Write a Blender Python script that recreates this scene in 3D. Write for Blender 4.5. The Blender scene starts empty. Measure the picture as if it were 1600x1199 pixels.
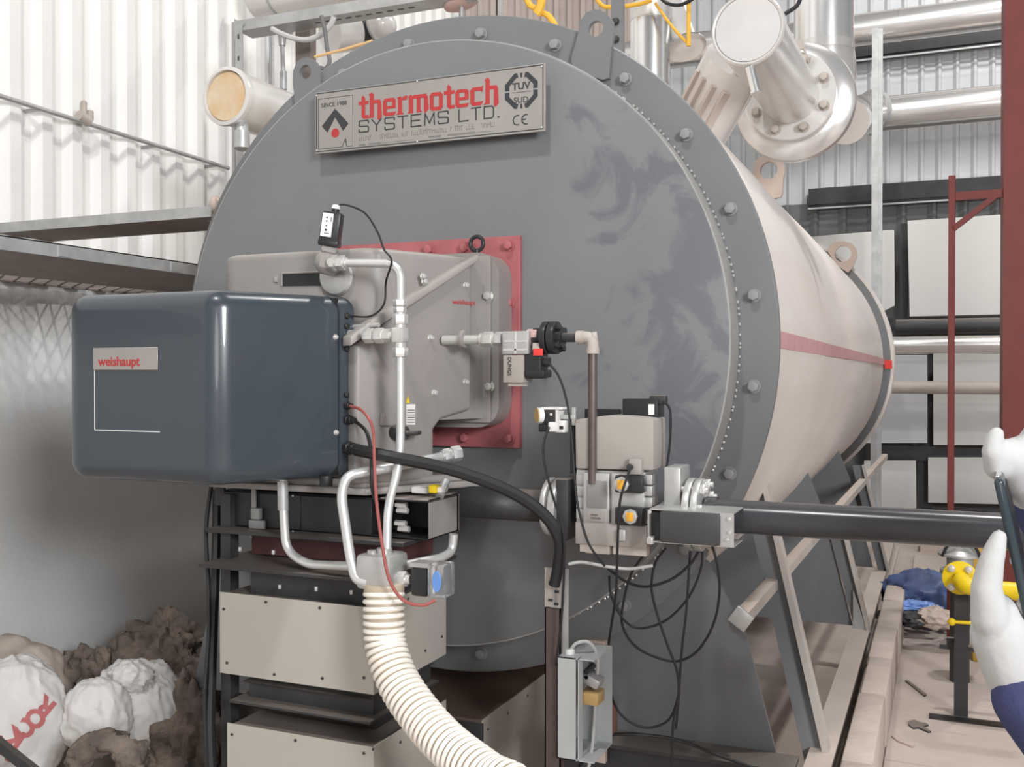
import bpy, bmesh, math, random
from mathutils import Vector, Matrix, noise
random.seed(7)
S = bpy.context.scene
COL = S.collection

# ------------------------------------------------------------------ camera
F, YAW, PITCH = 1570.6, 0.40382, -0.00953
CAM = Vector((1.5446, -3.0425, 1.5))
FW = Vector((-math.sin(YAW)*math.cos(PITCH), math.cos(YAW)*math.cos(PITCH), math.sin(PITCH)))
RT = Vector((math.cos(YAW), math.sin(YAW), 0))
UP = RT.cross(FW)
cd = bpy.data.cameras.new('camera'); cam = bpy.data.objects.new('camera', cd); COL.objects.link(cam)
cd.sensor_width = 36; cd.lens = F*36/1600; cd.clip_start = 0.05; cd.clip_end = 200
cam.matrix_world = Matrix(((RT.x, UP.x, -FW.x, CAM.x), (RT.y, UP.y, -FW.y, CAM.y), (RT.z, UP.z, -FW.z, CAM.z), (0, 0, 0, 1)))
S.camera = cam

# ------------------------------------------------------------------ world, lamps, exposure
S.view_settings.view_transform = 'Standard'; S.view_settings.look = 'None'
S.view_settings.gamma = 1; S.view_settings.use_curve_mapping = False
S.view_settings.exposure = 0.0
w = bpy.data.worlds.new('world'); S.world = w; w.use_nodes = True
w.node_tree.nodes['Background'].inputs[0].default_value = (0.93, 0.96, 1.0, 1)
w.node_tree.nodes['Background'].inputs[1].default_value = 0.10

def area(name, loc, target, size, power, col=(1, .985, .965)):
    d = bpy.data.lights.new(name, 'AREA'); d.shape = 'DISK'; d.size = size; d.energy = power; d.color = col
    o = bpy.data.objects.new(name, d); COL.objects.link(o); o.location = loc
    o.rotation_euler = (Vector(target)-Vector(loc)).to_track_quat('-Z', 'Y').to_euler()
    return o
area('hall_lamp_front', (0.55, -3.6, 7.0), (0, 0, 1.4), .4, 165)
area('hall_lamp_right', (2.1, 1.5, 8.4), (.3, 1.5, 1.5), .3, 205)
area('hall_lamp_rear', (3.2, 5.2, 7.4), (2, 8, 2.2), .6, 210)
area('daylight_opening', (6.2, -5.6, 3.4), (-1.2, .6, 1.2), 2.0, 520, (.97, .985, 1))
area('wall_fill_light', (3.6, -8.4, 2.3), (-2.2, .2, 1.2), 2.0, 90, (.97, .985, 1))  # unseen fill added to brighten the lower left wall

# ------------------------------------------------------------------ pixel helpers (1600x1199 frame)
def ray(x, y): return FW + RT*((x-800)/F) - UP*((y-599.5)/F)
def at(x, y, Y): d = ray(x, y); return CAM + d*((Y-CAM.y)/d.y)
def atx(x, y, X): d = ray(x, y); return CAM + d*((X-CAM.x)/d.x)
def atz(x, y, Z): d = ray(x, y); return CAM + d*((Z-CAM.z)/d.z)
def atd(x, y, t): return CAM + ray(x, y)*t
def atp(x, y, p, n):
    d = ray(x, y); p = Vector(p); n = Vector(n); return CAM + d*((p-CAM).dot(n)/d.dot(n))
V = Vector

# ------------------------------------------------------------------ materials
MATS = {}
def mat(name, col, rough=.5, metal=0.0, var=0.0, scale=6.0, bump=0.0, bscale=40.0, col2=None, dust=0.0, coat=0.0, trans=0.0, alpha=1.0, emit=0.0, stretch=None, ior=1.45):
    if name in MATS: return MATS[name]
    m = bpy.data.materials.new(name); m.use_nodes = True; nt = m.node_tree; N = nt.nodes; L = nt.links
    b = N['Principled BSDF']
    b.inputs['Roughness'].default_value = rough; b.inputs['Metallic'].default_value = metal
    b.inputs['Coat Weight'].default_value = coat; b.inputs['Transmission Weight'].default_value = trans
    b.inputs['Alpha'].default_value = alpha; b.inputs['IOR'].default_value = ior
    c = (*col, 1); b.inputs['Base Color'].default_value = c
    if emit: b.inputs['Emission Color'].default_value = c; b.inputs['Emission Strength'].default_value = emit
    tc = N.new('ShaderNodeTexCoord'); src = tc.outputs['Object']
    if stretch:
        mp = N.new('ShaderNodeMapping'); mp.inputs['Scale'].default_value = stretch; L.new(src, mp.inputs[0]); src = mp.outputs[0]
    out = None
    if var or col2:
        nz = N.new('ShaderNodeTexNoise'); nz.inputs['Scale'].default_value = scale; nz.inputs['Detail'].default_value = 5; nz.inputs['Roughness'].default_value = .6
        L.new(src, nz.inputs[0])
        rp = N.new('ShaderNodeValToRGB'); rp.color_ramp.elements[0].position = .35; rp.color_ramp.elements[1].position = .68
        c2 = col2 or tuple(max(0, v*(1-var)) for v in col)
        rp.color_ramp.elements[0].color = (*c2, 1); rp.color_ramp.elements[1].color = c
        L.new(nz.outputs[0], rp.inputs[0]); out = rp.outputs[0]
    if dust:
        ge = N.new('ShaderNodeNewGeometry'); sp = N.new('ShaderNodeSeparateXYZ'); L.new(ge.outputs['Normal'], sp.inputs[0])
        rr = N.new('ShaderNodeMapRange'); rr.inputs[1].default_value = .55; rr.inputs[2].default_value = 1; rr.inputs[4].default_value = dust
        L.new(sp.outputs[2], rr.inputs[0])
        mx = N.new('ShaderNodeMix'); mx.data_type = 'RGBA'; mx.inputs[7].default_value = (.56, .46, .39, 1)
        mx.inputs[6].default_value = c
        if out: L.new(out, mx.inputs[6])
        L.new(rr.outputs[0], mx.inputs[0]); out = mx.outputs[2]
    if out: L.new(out, b.inputs['Base Color'])
    if bump:
        n2 = N.new('ShaderNodeTexNoise'); n2.inputs['Scale'].default_value = bscale; n2.inputs['Detail'].default_value = 4; L.new(src, n2.inputs[0])
        bp = N.new('ShaderNodeBump'); bp.inputs['Strength'].default_value = bump; bp.inputs['Distance'].default_value = .02
        L.new(n2.outputs[0], bp.inputs['Height']); L.new(bp.outputs[0], b.inputs['Normal'])
    MATS[name] = m; return m

M_CLAD = mat('white_cladding', (.80, .79, .765), .5, var=.05, scale=1.5)
M_CONC = mat('grey_wall_paint', (.78, .785, .78), .7, var=.1, scale=1.2, bump=.1)
M_CLADG = mat('grey_cladding', (.60, .615, .63), .45, var=.08, scale=2)
M_CLADB = mat('brown_cladding', (.50, .43, .39), .6, var=.12, scale=3)
M_FLOOR = mat('dusty_floor', (.52, .445, .40), .9, col2=(.43, .36, .315), scale=3.5, bump=.25, bscale=14)
M_SLAB = mat('dusty_slab', (.53, .455, .41), .9, col2=(.49, .415, .365), scale=4, bump=.2, bscale=20)
M_KERB = mat('dusty_kerb', (.56, .48, .425), .9, col2=(.46, .39, .345), scale=5, bump=.2)
M_BOIL = mat('boiler_grey_paint', (.185, .19, .195), .42, var=.12, scale=2.2)
M_RIM = mat('door_rim_dusty', (.34, .33, .315), .5, var=.2, scale=9)
M_CREAM = mat('cream_shell', (.78, .725, .68), .40, col2=(.71, .645, .595), scale=2.2, stretch=(.6, .6, 3.0), dust=.6)
M_STRIPE = mat('faded_red_stripe', (.62, .34, .35), .5, var=.15, scale=8)
M_RED = mat('red_plate_paint', (.44, .135, .145), .5, var=.3, scale=7)
M_REDST = mat('red_steel', (.165, .027, .022), .5, var=.2, scale=3)
M_REDB = mat('bright_red', (.75, .05, .04), .5)
M_BURN = mat('burner_casting', (.285, .262, .248), .42, var=.1, scale=4, dust=.3)
M_LIP = mat('burner_lip', (.37, .34, .32), .45, var=.08)
M_SLATE = mat('slate_cover', (.046, .058, .072), .30, var=.1, scale=2, coat=.3)
M_BLACK = mat('black_plastic', (.022, .022, .024), .38)
M_RUB = mat('black_rubber', (.016, .016, .017), .5)
M_DARK = mat('dark_steel', (.045, .044, .045), .5, var=.3, scale=7, dust=.3)
M_DARKP = mat('dark_panel', (.02, .02, .021), .45)
M_GASP = mat('black_pipe_paint', (.06, .061, .068), .24, var=.25, scale=9, dust=.06)
M_BROWN = mat('brown_pipe', (.15, .12, .105), .33, metal=.35, var=.3, scale=10)
M_TAN = mat('tan_casting', (.47, .415, .37), .6, var=.15)
M_CHROME = mat('bright_aluminium', (.84, .84, .84), .24, metal=.9)
M_SILV = mat('silver_tube', (.70, .70, .69), .36, metal=.6)
M_ALU = mat('cast_aluminium', (.60, .595, .58), .38, metal=.6, var=.15, scale=12)
M_NUT = mat('zinc_nut', (.66, .65, .625), .34, metal=.55)
M_GALV = mat('galvanised_steel', (.52, .525, .525), .42, metal=.45, var=.22, scale=12, dust=.2)
M_WPIPE = mat('white_pipe_cladding', (.74, .715, .69), .25, metal=.25, var=.1, scale=3, dust=.6)
M_CAP = mat('pipe_cap', (.60, .58, .565), .35, var=.15, scale=3)
M_RUSTCAP = mat('orange_stained_cap', (.62, .40, .20), .5, col2=(.66, .56, .42), scale=9)
M_LPIPE = mat('lagged_pipe_sheet', (.78, .765, .75), .24, metal=.75, var=.06, scale=3, dust=.75)
M_BEIGE = mat('beige_plastic', (.36, .325, .297), .5, var=.05)
M_PLATE = mat('name_plate_metal', (.36, .335, .312), .4, metal=.25, var=.12, scale=3)
M_INK = mat('dark_ink', (.035, .037, .04), .5)
M_REDINK = mat('red_ink', (.42, .035, .035), .5)
M_WHITE = mat('white_plastic', (.80, .79, .77), .4)
M_LABELW = mat('white_label', (.72, .71, .69), .5)
M_ORANGE = mat('amber_dial', (.80, .40, .04), .4)
M_TAND = mat('tan_dial', (.50, .33, .14), .45)
M_YEL = mat('yellow_paint', (.86, .62, .01), .35, var=.1)
M_ROPE = mat('yellow_rope', (.74, .42, .05), .7)
M_WOOD = mat('orange_wire', (.66, .42, .2), .6)
M_CREAMP = mat('cream_panel', (.44, .41, .362), .42, var=.05, scale=2)
M_HOSE = mat('darkened_hose', (.50, .42, .32), .35, var=.1)  # liner tone darkened to put shade between the hose ribs
M_HOSER = mat('cream_hose_rib', (.88, .83, .75), .3)
M_WIRE = mat('red_wire', (.33, .085, .075), .45)
M_GREYC = mat('grey_cable', (.50, .50, .49), .5)
M_BOXG = mat('grey_enclosure', (.50, .515, .515), .45, var=.06)
M_CLEAR = mat('clear_plastic', (.9, .92, .93), .08, trans=.9, ior=1.3)
M_BLUE = mat('blue_gauge', (.13, .27, .62), .3)
M_TARP = mat('blue_tarpaulin', (.10, .15, .33), .45, var=.4, scale=5)
M_TARPB = mat('bright_blue_tarpaulin', (.16, .28, .62), .35)
M_SACK = mat('white_sack', (.68, .655, .635), .55, var=.12, scale=6)
M_SACKT = mat('tan_sack', (.50, .42, .36), .7, var=.15, scale=5)
M_WOOL = mat('brown_wool', (.27, .215, .175), .95, col2=(.115, .092, .078), scale=9, bump=.9, bscale=24)
M_GLOVE = mat('white_glove', (.53, .53, .525), .8, var=.06, scale=20, bump=.06, bscale=260)
M_NAVY = mat('navy_workwear', (.05, .058, .15), .8, var=.3, scale=9, bump=.2, bscale=60)
M_SKIN = mat('skin', (.55, .34, .25), .5)
M_TAB = mat('slate_glass_case', (.035, .05, .06), .12)
M_PINK = mat('pink_primer', (.56, .39, .36), .6, var=.1)
M_SHEET = mat('white_sheet', (.66, .655, .63), .5, var=.06, scale=1.5)
M_BOARD = mat('pale_board', (.55, .45, .39), .8, var=.1)

# ------------------------------------------------------------------ mesh builder
ORG = {}
class MB:
    def __init__(s): s.bm = bmesh.new()
    def mx(s, m, vs): bmesh.ops.transform(s.bm, matrix=m, verts=vs)
    def box(s, c, sz, rot=None, bev=0, seg=2):
        vs = bmesh.ops.create_cube(s.bm, size=1)['verts']
        s.mx(Matrix.Diagonal((sz[0], sz[1], sz[2], 1)), vs)
        if bev:
            es = list({e for v in vs for e in v.link_edges})
            r = bmesh.ops.bevel(s.bm, geom=es, offset=min(bev, min(sz)*.49), segments=seg, affect='EDGES', profile=.5)
            vs = list({v for f in r['faces'] for v in f.verts} | {v for v in vs if v.is_valid})
        m = Matrix.Translation(V(c)) @ (rot.to_4x4() if rot else Matrix.Identity(4))
        s.mx(m, vs); return s
    def bx(s, a, b, bev=0, seg=2):
        a, b = V(a), V(b); return s.box((a+b)/2, [max(abs(q), 1e-4) for q in (b-a)], None, bev, seg)
    def bar(s, a, b, w, h, up=(0, 0, 1), bev=0):
        a, b = V(a), V(b); z = (b-a).normalized(); x = V(up).cross(z)
        if x.length < 1e-4: x = V((1, 0, 0))
        x.normalize(); y = z.cross(x)
        return s.box((a+b)/2, (w, h, (b-a).length), Matrix((x, y, z)).transposed(), bev)
    def cyl(s, a, b, r, r2=None, n=24, cap=True, bev=0, spin=0):
        a, b = V(a), V(b); d = b-a
        vs = bmesh.ops.create_cone(s.bm, cap_ends=cap, segments=n, radius1=r, radius2=r if r2 is None else r2, depth=d.length)['verts']
        if bev:
            es = [e for e in {e for v in vs for e in v.link_edges} if len(e.link_faces) == 2 and any(len(f.verts) > 4 or n == 4 for f in e.link_faces)]
            r_ = bmesh.ops.bevel(s.bm, geom=es, offset=bev, segments=2, affect='EDGES', profile=.5)
            vs = list({v for f in r_['faces'] for v in f.verts} | {v for v in vs if v.is_valid})
        m = Matrix.Translation((a+b)/2) @ d.to_track_quat('Z', 'Y').to_matrix().to_4x4() @ Matrix.Rotation(spin, 4, 'Z')
        s.mx(m, vs); return s
    def hexn(s, a, b, r): return s.cyl(a, b, r, n=6, bev=r*.12)
    def sph(s, c, r, sc=(1, 1, 1), u=16, v=10, rot=None):
        vs = bmesh.ops.create_uvsphere(s.bm, u_segments=u, v_segments=v, radius=r)['verts']
        m = Matrix.Translation(V(c)) @ (rot.to_4x4() if rot else Matrix.Identity(4)) @ Matrix.Diagonal((*sc, 1))
        s.mx(m, vs); return s
    def prism(s, pts, vec, bev=0, seg=3, edges='all'):
        pts = [V(p) for p in pts]; vec = V(vec)
        a = [s.bm.verts.new(p) for p in pts]; b = [s.bm.verts.new(p+vec) for p in pts]; n = len(pts)
        fs = [s.bm.faces.new(a), s.bm.faces.new(b[::-1])]
        for i in range(n): fs.append(s.bm.faces.new((a[i], b[i], b[(i+1) % n], a[(i+1) % n])))
        bmesh.ops.recalc_face_normals(s.bm, faces=fs)
        if bev:
            es = list({e for f in fs for e in f.edges})
            if edges == 'side': es = [e for e in es if (e.verts[0] in a) != (e.verts[1] in a)]
            bmesh.ops.bevel(s.bm, geom=es, offset=bev, segments=seg, affect='EDGES', profile=.5)
        return s
    def lathe(s, prof, o, ax, n=32):
        o = V(o); q = V(ax).normalized().to_track_quat('Z', 'Y').to_matrix()
        rings = []
        for r, h in prof:
            if r < 1e-6: rings.append([s.bm.verts.new(o+q@V((0, 0, h)))])
            else: rings.append([s.bm.verts.new(o+q@V((r*math.cos(2*math.pi*k/n), r*math.sin(2*math.pi*k/n), h))) for k in range(n)])
        fs = []
        for A, B in zip(rings, rings[1:]):
            for k in range(n):
                k2 = (k+1) % n
                if len(A) == 1 and len(B) == 1: continue
                if len(A) == 1: fs.append(s.bm.faces.new((A[0], B[k2], B[k])))
                elif len(B) == 1: fs.append(s.bm.faces.new((A[k], A[k2], B[0])))
                else: fs.append(s.bm.faces.new((A[k], A[k2], B[k2], B[k])))
        bmesh.ops.recalc_face_normals(s.bm, faces=fs); return s
    def tube(s, pts, r, n=10, sub=6, bend=None, closed=False):
        P = [V(p) for p in pts]
        if bend: P = fillet(P, bend)
        elif sub > 1 and len(P) > 2: P = catmull(P, sub, closed)
        R = r if isinstance(r, (list, tuple)) else None
        m = len(P); rings = []; t0 = None; nrm = None
        for i in range(m):
            if closed: t = (P[(i+1) % m]-P[i-1])
            else: t = P[min(i+1, m-1)]-P[max(i-1, 0)]
            if t.length < 1e-9: t = V((0, 0, 1))
            t.normalize()
            if nrm is None:
                nrm = t.cross(V((.31, .17, .94))); nrm = nrm if nrm.length > .05 else t.cross(V((1, 0, 0)))
                nrm.normalize()
            else:
                nrm = (nrm-t*nrm.dot(t)).normalized()
            bn = t.cross(nrm)
            rr = r if R is None else R[0]+(R[1]-R[0])*i/(m-1) if len(R) == 2 else R[min(i, len(R)-1)]
            rings.append([s.bm.verts.new(P[i]+(nrm*math.cos(2*math.pi*k/n)+bn*math.sin(2*math.pi*k/n))*rr) for k in range(n)])
        fs = []
        for i in range(m if closed else m-1):
            A, B = rings[i], rings[(i+1) % m]
            for k in range(n): fs.append(s.bm.faces.new((A[k], A[(k+1) % n], B[(k+1) % n], B[k])))
        if not closed: fs += [s.bm.faces.new(rings[0][::-1]), s.bm.faces.new(rings[-1])]
        bmesh.ops.recalc_face_normals(s.bm, faces=fs); return s
    def torus(s, c, ax, R, r, n=28, m=10):
        q = V(ax).normalized().to_track_quat('Z', 'Y').to_matrix()
        return s.tube([V(c)+q@V((R*math.cos(2*math.pi*k/n), R*math.sin(2*math.pi*k/n), 0)) for k in range(n)], r, m, 1, closed=True)
    def ring(s, c, ax, ro, ri, h, n=48): return s.lathe([(ri, 0), (ro, 0), (ro, h), (ri, h), (ri, 0)], c, ax, n)
    def mesh(s, name, m, ang=38):
        me = bpy.data.meshes.new(name); bmesh.ops.remove_doubles(s.bm, verts=s.bm.verts, dist=1e-6)
        s.bm.to_mesh(me); s.bm.free(); me.materials.append(m)
        if ang:
            me.shade_smooth(); me.set_sharp_from_angle(angle=math.radians(ang))
        return me
    def build(s, name, m, parent=None, ang=38, label=None):
        me = s.mesh(name, m, ang); return link(name, me, parent, label)

def link(name, me, parent=None, label=None, org=None):
    o = bpy.data.objects.new(name, me); COL.objects.link(o)
    if parent:
        og = ORG[parent.name]; me.transform(Matrix.Translation(-og)); o.parent = parent; ORG[o.name] = og
    else:
        if org is None:
            vs = [v.co for v in me.vertices]
            lo = V([min(v[i] for v in vs) for i in range(3)]); hi = V([max(v[i] for v in vs) for i in range(3)])
            org = V(((lo.x+hi.x)/2, (lo.y+hi.y)/2, lo.z))
        me.transform(Matrix.Translation(-org)); o.location = org; ORG[o.name] = org
    if label: o['label'] = label
    return o
def tag(o, label, cat, group=None, kind=None):
    o['label'] = label; o['category'] = cat
    if group: o['group'] = group
    if kind: o['kind'] = kind
    return o
def thing(name, label, cat, loc, group=None):
    o = bpy.data.objects.new(name, None); COL.objects.link(o); o.location = V(loc); ORG[o.name] = V(loc); o.empty_display_size = .05
    return tag(o, label, cat, group)
def struct(name, mb, m, ang=38):
    o = mb.build(name, m, None, ang); o['kind'] = 'structure'; return o
def inst(name, me, parent, pos, rot=None):
    """a copy of a small shared mesh, as a part"""
    o = bpy.data.objects.new(name, me); COL.objects.link(o); o.parent = parent
    o.location = V(pos)-ORG[parent.name]
    if rot: o.rotation_euler = rot
    ORG[o.name] = V(pos); return o
def catmull(P, k, closed=False):
    out = []; n = len(P)
    for i in range(n if closed else n-1):
        g = (lambda j: P[j % n]) if closed else (lambda j: P[min(max(j, 0), n-1)])
        a, b, c, d = g(i-1), g(i), g(i+1), g(i+2)
        for j in range(k):
            t = j/k; out.append(.5*((2*b)+(c-a)*t+(2*a-5*b+4*c-d)*t*t+(3*b-a-3*c+d)*t**3))
    if not closed: out.append(P[-1])
    return out
def fillet(P, r, k=6):
    out = [P[0]]
    for a, b, c in zip(P, P[1:], P[2:]):
        u, v = a-b, c-b; q = min(r, u.length*.48, v.length*.48); p0 = b+u.normalized()*q; p1 = b+v.normalized()*q
        for j in range(k+1):
            t = j/k; out.append(p0*(1-t)**2+b*2*t*(1-t)+p1*t*t)
    out.append(P[-1]); return out
def text(name, s, size, m, parent, o, xd=(1, 0, 0), ud=(0, 0, 1), ex=.0006, sx=1.0, shear=0, align='LEFT', bold=0):
    c = bpy.data.curves.new(name, 'FONT'); c.body = s; c.size = size; c.extrude = ex; c.align_x = align; c.shear = shear; c.offset = bold; c.resolution_u = 4
    ob = bpy.data.objects.new(name, c); me = bpy.data.meshes.new_from_object(ob); bpy.data.objects.remove(ob)
    x, u = V(xd).normalized(), V(ud).normalized(); n = x.cross(u)
    R = Matrix((x, u, n)).transposed().to_4x4()
    me.transform(Matrix.Translation(V(o)) @ R @ Matrix.Diagonal((sx, 1, 1, 1))); me.materials.clear(); me.materials.append(m); me.name = name
    return link(name, me, parent)
def bolt_mesh(r, h, name='bolt', m=None, wash=True):
    b = MB()
    if wash: b.cyl((0, 0, 0), (0, -h*.18, 0), r*1.25, n=18)
    b.hexn((0, 0, 0), (0, -h, 0), r); return b.mesh(name, m or M_BOIL)
def hexrow(b, a, d, items):
    """fittings along an axis: (start, end, radius, sides)"""
    d = V(d).normalized()
    for s0, s1, r, n in items: b.cyl(V(a)+d*s0, V(a)+d*s1, r, n=n, bev=r*.1 if n == 6 else 0)
    return b

# ================================================================== THE SETTING
def corr(a, b, z0, z1, pitch, depth, nrm, top=.38, step=.62):
    """trapezoid ribbed cladding sheet between a and b (x,y), ribs along z, proud towards nrm"""
    a, b, n = V((*a, 0)), V((*b, 0)), V((*nrm, 0)); L = (b-a).length; u = (b-a)/L
    prof = []; k = int(L/pitch)
    for i in range(k+1):
        s = i*pitch
        for f, h in ((0, 0), (step-.2, 0), (step, depth), (.94, depth)):
            q = s+f*pitch
            if q <= L: prof.append((q, h))
    mb = MB(); P = [a+u*q+n*h for q, h in prof]
    vs = [(mb.bm.verts.new(p+V((0, 0, z0))), mb.bm.verts.new(p+V((0, 0, z1)))) for p in P]
    fs = [mb.bm.faces.new((A[0], B[0], B[1], A[1])) for A, B in zip(vs, vs[1:])]
    th = [(mb.bm.verts.new(p-n*.03+V((0, 0, z0))), mb.bm.verts.new(p-n*.03+V((0, 0, z1)))) for p in (P[0], P[-1])]
    mb.bm.faces.new((th[1][0], th[0][0], th[0][1], th[1][1]))
    bmesh.ops.recalc_face_normals(mb.bm, faces=mb.bm.faces)
    return mb
WX = -2.2                                     # left wall plane
ZB = atx(0, 380, WX).z                        # underside of the upper cladding
mb = MB(); mb.bx((WX-.25, -9.2, -.02), (9.2, 9.2, -.12)); floor = struct('floor', mb, M_FLOOR)
# slabs of the passage beside the kerb: each a piece of the floor
for j in range(7):
    for i in range(2):
        x0, y0 = 1.344+i*.78, .3+j*.80
        s = MB(); s.bx((x0, y0, -.03), (x0+.775, y0+.794, .004+random.uniform(-.003, .003)), .004, 1); s.build('slab', M_SLAB, floor)
wl = struct('wall_left', corr((WX, -9), (WX, 9), 1.91, 7.6, .17, .034, (1, 0)), M_CLAD, 20)
mb = MB(); mb.bx((WX-.02, -9, 0), (WX+.0, 9, 1.91)); wll = struct('wall_left_lower', mb, M_CONC)
scr = bolt_mesh(.005, .006, 'screw', M_DARK, False)
for x, y in [(3, 81), (103, 115), (186, 149), (226, 169), (297, 198)]:
    inst('screw', scr, wl, atx(x, y, WX+.001), (0, 0, math.radians(90)))
YB = 8.5
mb = MB(); mb.bx((9.0, -9, 0), (9.2, 9, 7.6)); struct('wall_right', mb, M_CLADG)
mb = MB(); mb.bx((WX, -9.2, 0), (9.2, -9.0, 7.6)); struct('wall_front', mb, M_CLADG)
mb = corr((WX, YB), (9.0, YB), 0, 7.6, .17, .03, (0, -1), step=.80); wb = struct('wall_back', mb, M_CLADG, 20)
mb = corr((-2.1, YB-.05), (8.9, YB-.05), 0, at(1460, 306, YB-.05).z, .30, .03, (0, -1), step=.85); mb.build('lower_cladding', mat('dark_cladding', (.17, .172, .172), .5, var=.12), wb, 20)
# purlins of the back wall, with a bright lower lip
for y, h in ((62, .26), (298, .2)):
    z = at(1460, y, YB-.1).z
    p = MB(); p.bx((.2, YB-.16, z-h/2), (6.2, YB-.04, z+h/2)).bx((.2, YB-.18, z-h/2+.02), (6.2, YB-.04, z-h/2+.04))
    p.build('purlin', M_DARK, wb)
    MB().bx((.2, YB-.19, z-h/2-.03), (6.2, YB-.17, z-h/2-.012)).build('purlin_lip', M_GALV, wb)
mb = corr((-2.1, 4.4), (-.35, 4.4), 2.2, 4.6, .11, .03, (0, -1)); pw = struct('wall_inner', mb, M_CLADB, 20)
# beams on the left wall: channel along the wall, and a bar that crosses towards the boiler
ZD, XD = 1.907, -1.2
t = thing('walkway', 'galvanised walkway deck with a pale edge strip along the left wall beside the boiler', 'walkway', (-1.7, 1, ZD-.1))
MB().bx((XD-.004, -3.0, ZD-.012), (XD, 5.0, ZD+.034)).bx((XD-.05, -3.0, ZD+.03), (XD, 5.0, ZD+.034)).build('edge_strip', M_GALV, t)
b = MB()
for y in (-.52, .02, .4): b.bx((XD, y, ZD-.008), (XD+.004, y+.05, ZD+.026))
b.build('joint_plate', M_GALV, t)
M_WEB = mat('brown_web', (.27, .225, .20), .7, var=.2)  # mottled brown for deck, wall channel and bar underside
MB().bx((WX+.27, -3.0, ZD-.008), (XD-.008, 5.0, ZD-.002)).build('deck_plate', M_WEB, t)
b = MB(); k = 0; y = -3.0; wd = .23
while y < 3.0:
    for sg in (1, -1):
        ya, yb = (y, y+.16) if sg > 0 else (y+.16, y)
        b.bar((WX+.045, ya, ZD-.004), (WX+.275, yb, ZD-.004), .009, .004)
    y += .08
o = b.build('deck_mesh', M_WEB, t); o['kind'] = 'stuff'
MB().bx((WX+.036, -3.0, ZD-.012), (WX+.05, 5.0, ZD-.0)).bx((WX+.036, -3.0, ZD-.012), (WX+.04, 5.0, ZD+.03)).build('wall_channel', M_WEB, t)
for y in (3.0,): MB().bx((WX+.036, y, ZD-.06), (XD-.005, y+.04, ZD-.014)).build('bearer', M_WEB, t)
YK = .035
a0, a1 = at(0, 367, YK), at(329, 335, YK); zk = (a0.z+a1.z)/2
t = thing('cross_bar', 'galvanised angle bar running from the left edge to the rim of the boiler', 'bar', (a1.x, YK, zk-.1))
MB().bx((WX+.03, YK, zk-.0), (a1.x, YK+.005, zk+.042)).build('upright_leg', M_GALV, t)
MB().bx((WX+.03, YK+.005, zk-.0), (a1.x, YK+.30, zk+.005)).build('underside_leg', M_WEB, t)
q = at(337, 321, .12); MB().sph(q, .03, (.8, 1, 1.25)).cyl(q+V((-.04, 0, -.05)), q+V((.02, 0, .02)), .02).build('end_knuckle', M_BOARD, t)
# conduit on the left wall
t = thing('wall_conduit', 'thin grey conduit sloping across the white ribbed left wall', 'conduit', atx(150, 200, WX+.08))
c0, c1 = atx(-25, 142, WX+.075), atx(357, 263, WX+.075)
cz = (c0.z+c1.z)/2
b = MB(); b.tube([c0, c1], .011, 8, 1); b.build('tube', M_GALV, t)
k = atx(131, 185, WX+.075); b = MB(); b.cyl(k-V((.0, .03, -.008)), k+V((0, .03, -.01)), .026, n=12).cyl(k, k+V((0, 0, .07)), .014, n=10).sph(k+V((0, 0, .07)), .015).box(k+V((0, .03, .02)), (.04, .03, .05), None, .008); b.build('junction_fitting', M_TAN, t)
for x in (41, 215, 330):
    f = (x+25)/382; q = c0.lerp(c1, f); b = MB(); b.box((WX+.04, q.y, q.z-.008), (.075, .02, .012)); b.build('clip', M_GALV, t)

# back-right: frame, white sheets and pipes in front of the rear wall
def qface(name, pts, Y, th, m, label, cat, group=None, bend=0):
    P = [at(x, y, Y) for x, y in pts]
    b = MB(); b.prism(P, (0, th, 0), .004, 1); o = b.build(name, m); tag(o, label, cat, group); return o
t = thing('panel_rack', 'dark steel frame of posts and rails carrying white sheets at the rear wall', 'frame', (2.3, 7.9, 0))
for x0, x1 in ((1405, 1417), (1449, 1457), (1433, 1449)):
    a, c = at(x0, 700, 7.95), at(x1, 700, 7.95); top = at(x0, 350 if x0 == 1405 else 515, 7.95).z if x0 != 1433 else at(x0, 692, 7.95).z
    b = MB(); b.bx((a.x, 7.92, 0), (c.x, 7.98, top)); b.build('post', M_DARK, t)
for y, h in ((508, 20), (707, 22), (800, 16)):
    a = at(1380, y-h/2, 7.9); c = at(1380, y+h/2, 7.9); b = MB(); b.bx((.9, 7.87, c.z), (4.2, 7.93, a.z)); b.build('rail', M_DARK, t)
b = MB(); b.bx((.9, 8.2, 0), (4.4, 8.24, at(1400, 500, 8.2).z)); b.build('backing_panel', mat('dark_backing', (.17, .165, .16), .7, var=.15), t)
qface('wall_sheet', [(1240, 372), (1397, 359), (1398, 478), (1380, 487), (1240, 487)], 7.7, .03, M_SHEET, 'white sheet behind the tan lifting eye, with a curled lower corner', 'sheet')
qface('wall_sheet', [(1418, 345), (1498, 340), (1555, 336), (1640, 331), (1640, 490), (1421, 495)], 7.75, .03, M_SHEET, 'large white sheet behind the thin red post, upper right', 'sheet')
qface('wall_sheet', [(1330, 555), (1449, 555), (1449, 693), (1330, 693)], 7.8, .03, M_CLADG, 'grey-white sheet beside the rear rim of the boiler, crossed by the tan pipe', 'sheet')
qface('wall_sheet', [(1458, 553), (1640, 553), (1640, 696), (1458, 696)], 7.8, .03, M_SHEET, 'white sheet behind the thin red post, crossed by the tan pipe', 'sheet')
qface('wall_sheet', [(1350, 720), (1431, 720), (1432, 795), (1350, 795)], 7.8, .03, M_SHEET, 'small white sheet low down, above the black gas pipe near the slanting braces', 'sheet')
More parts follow.
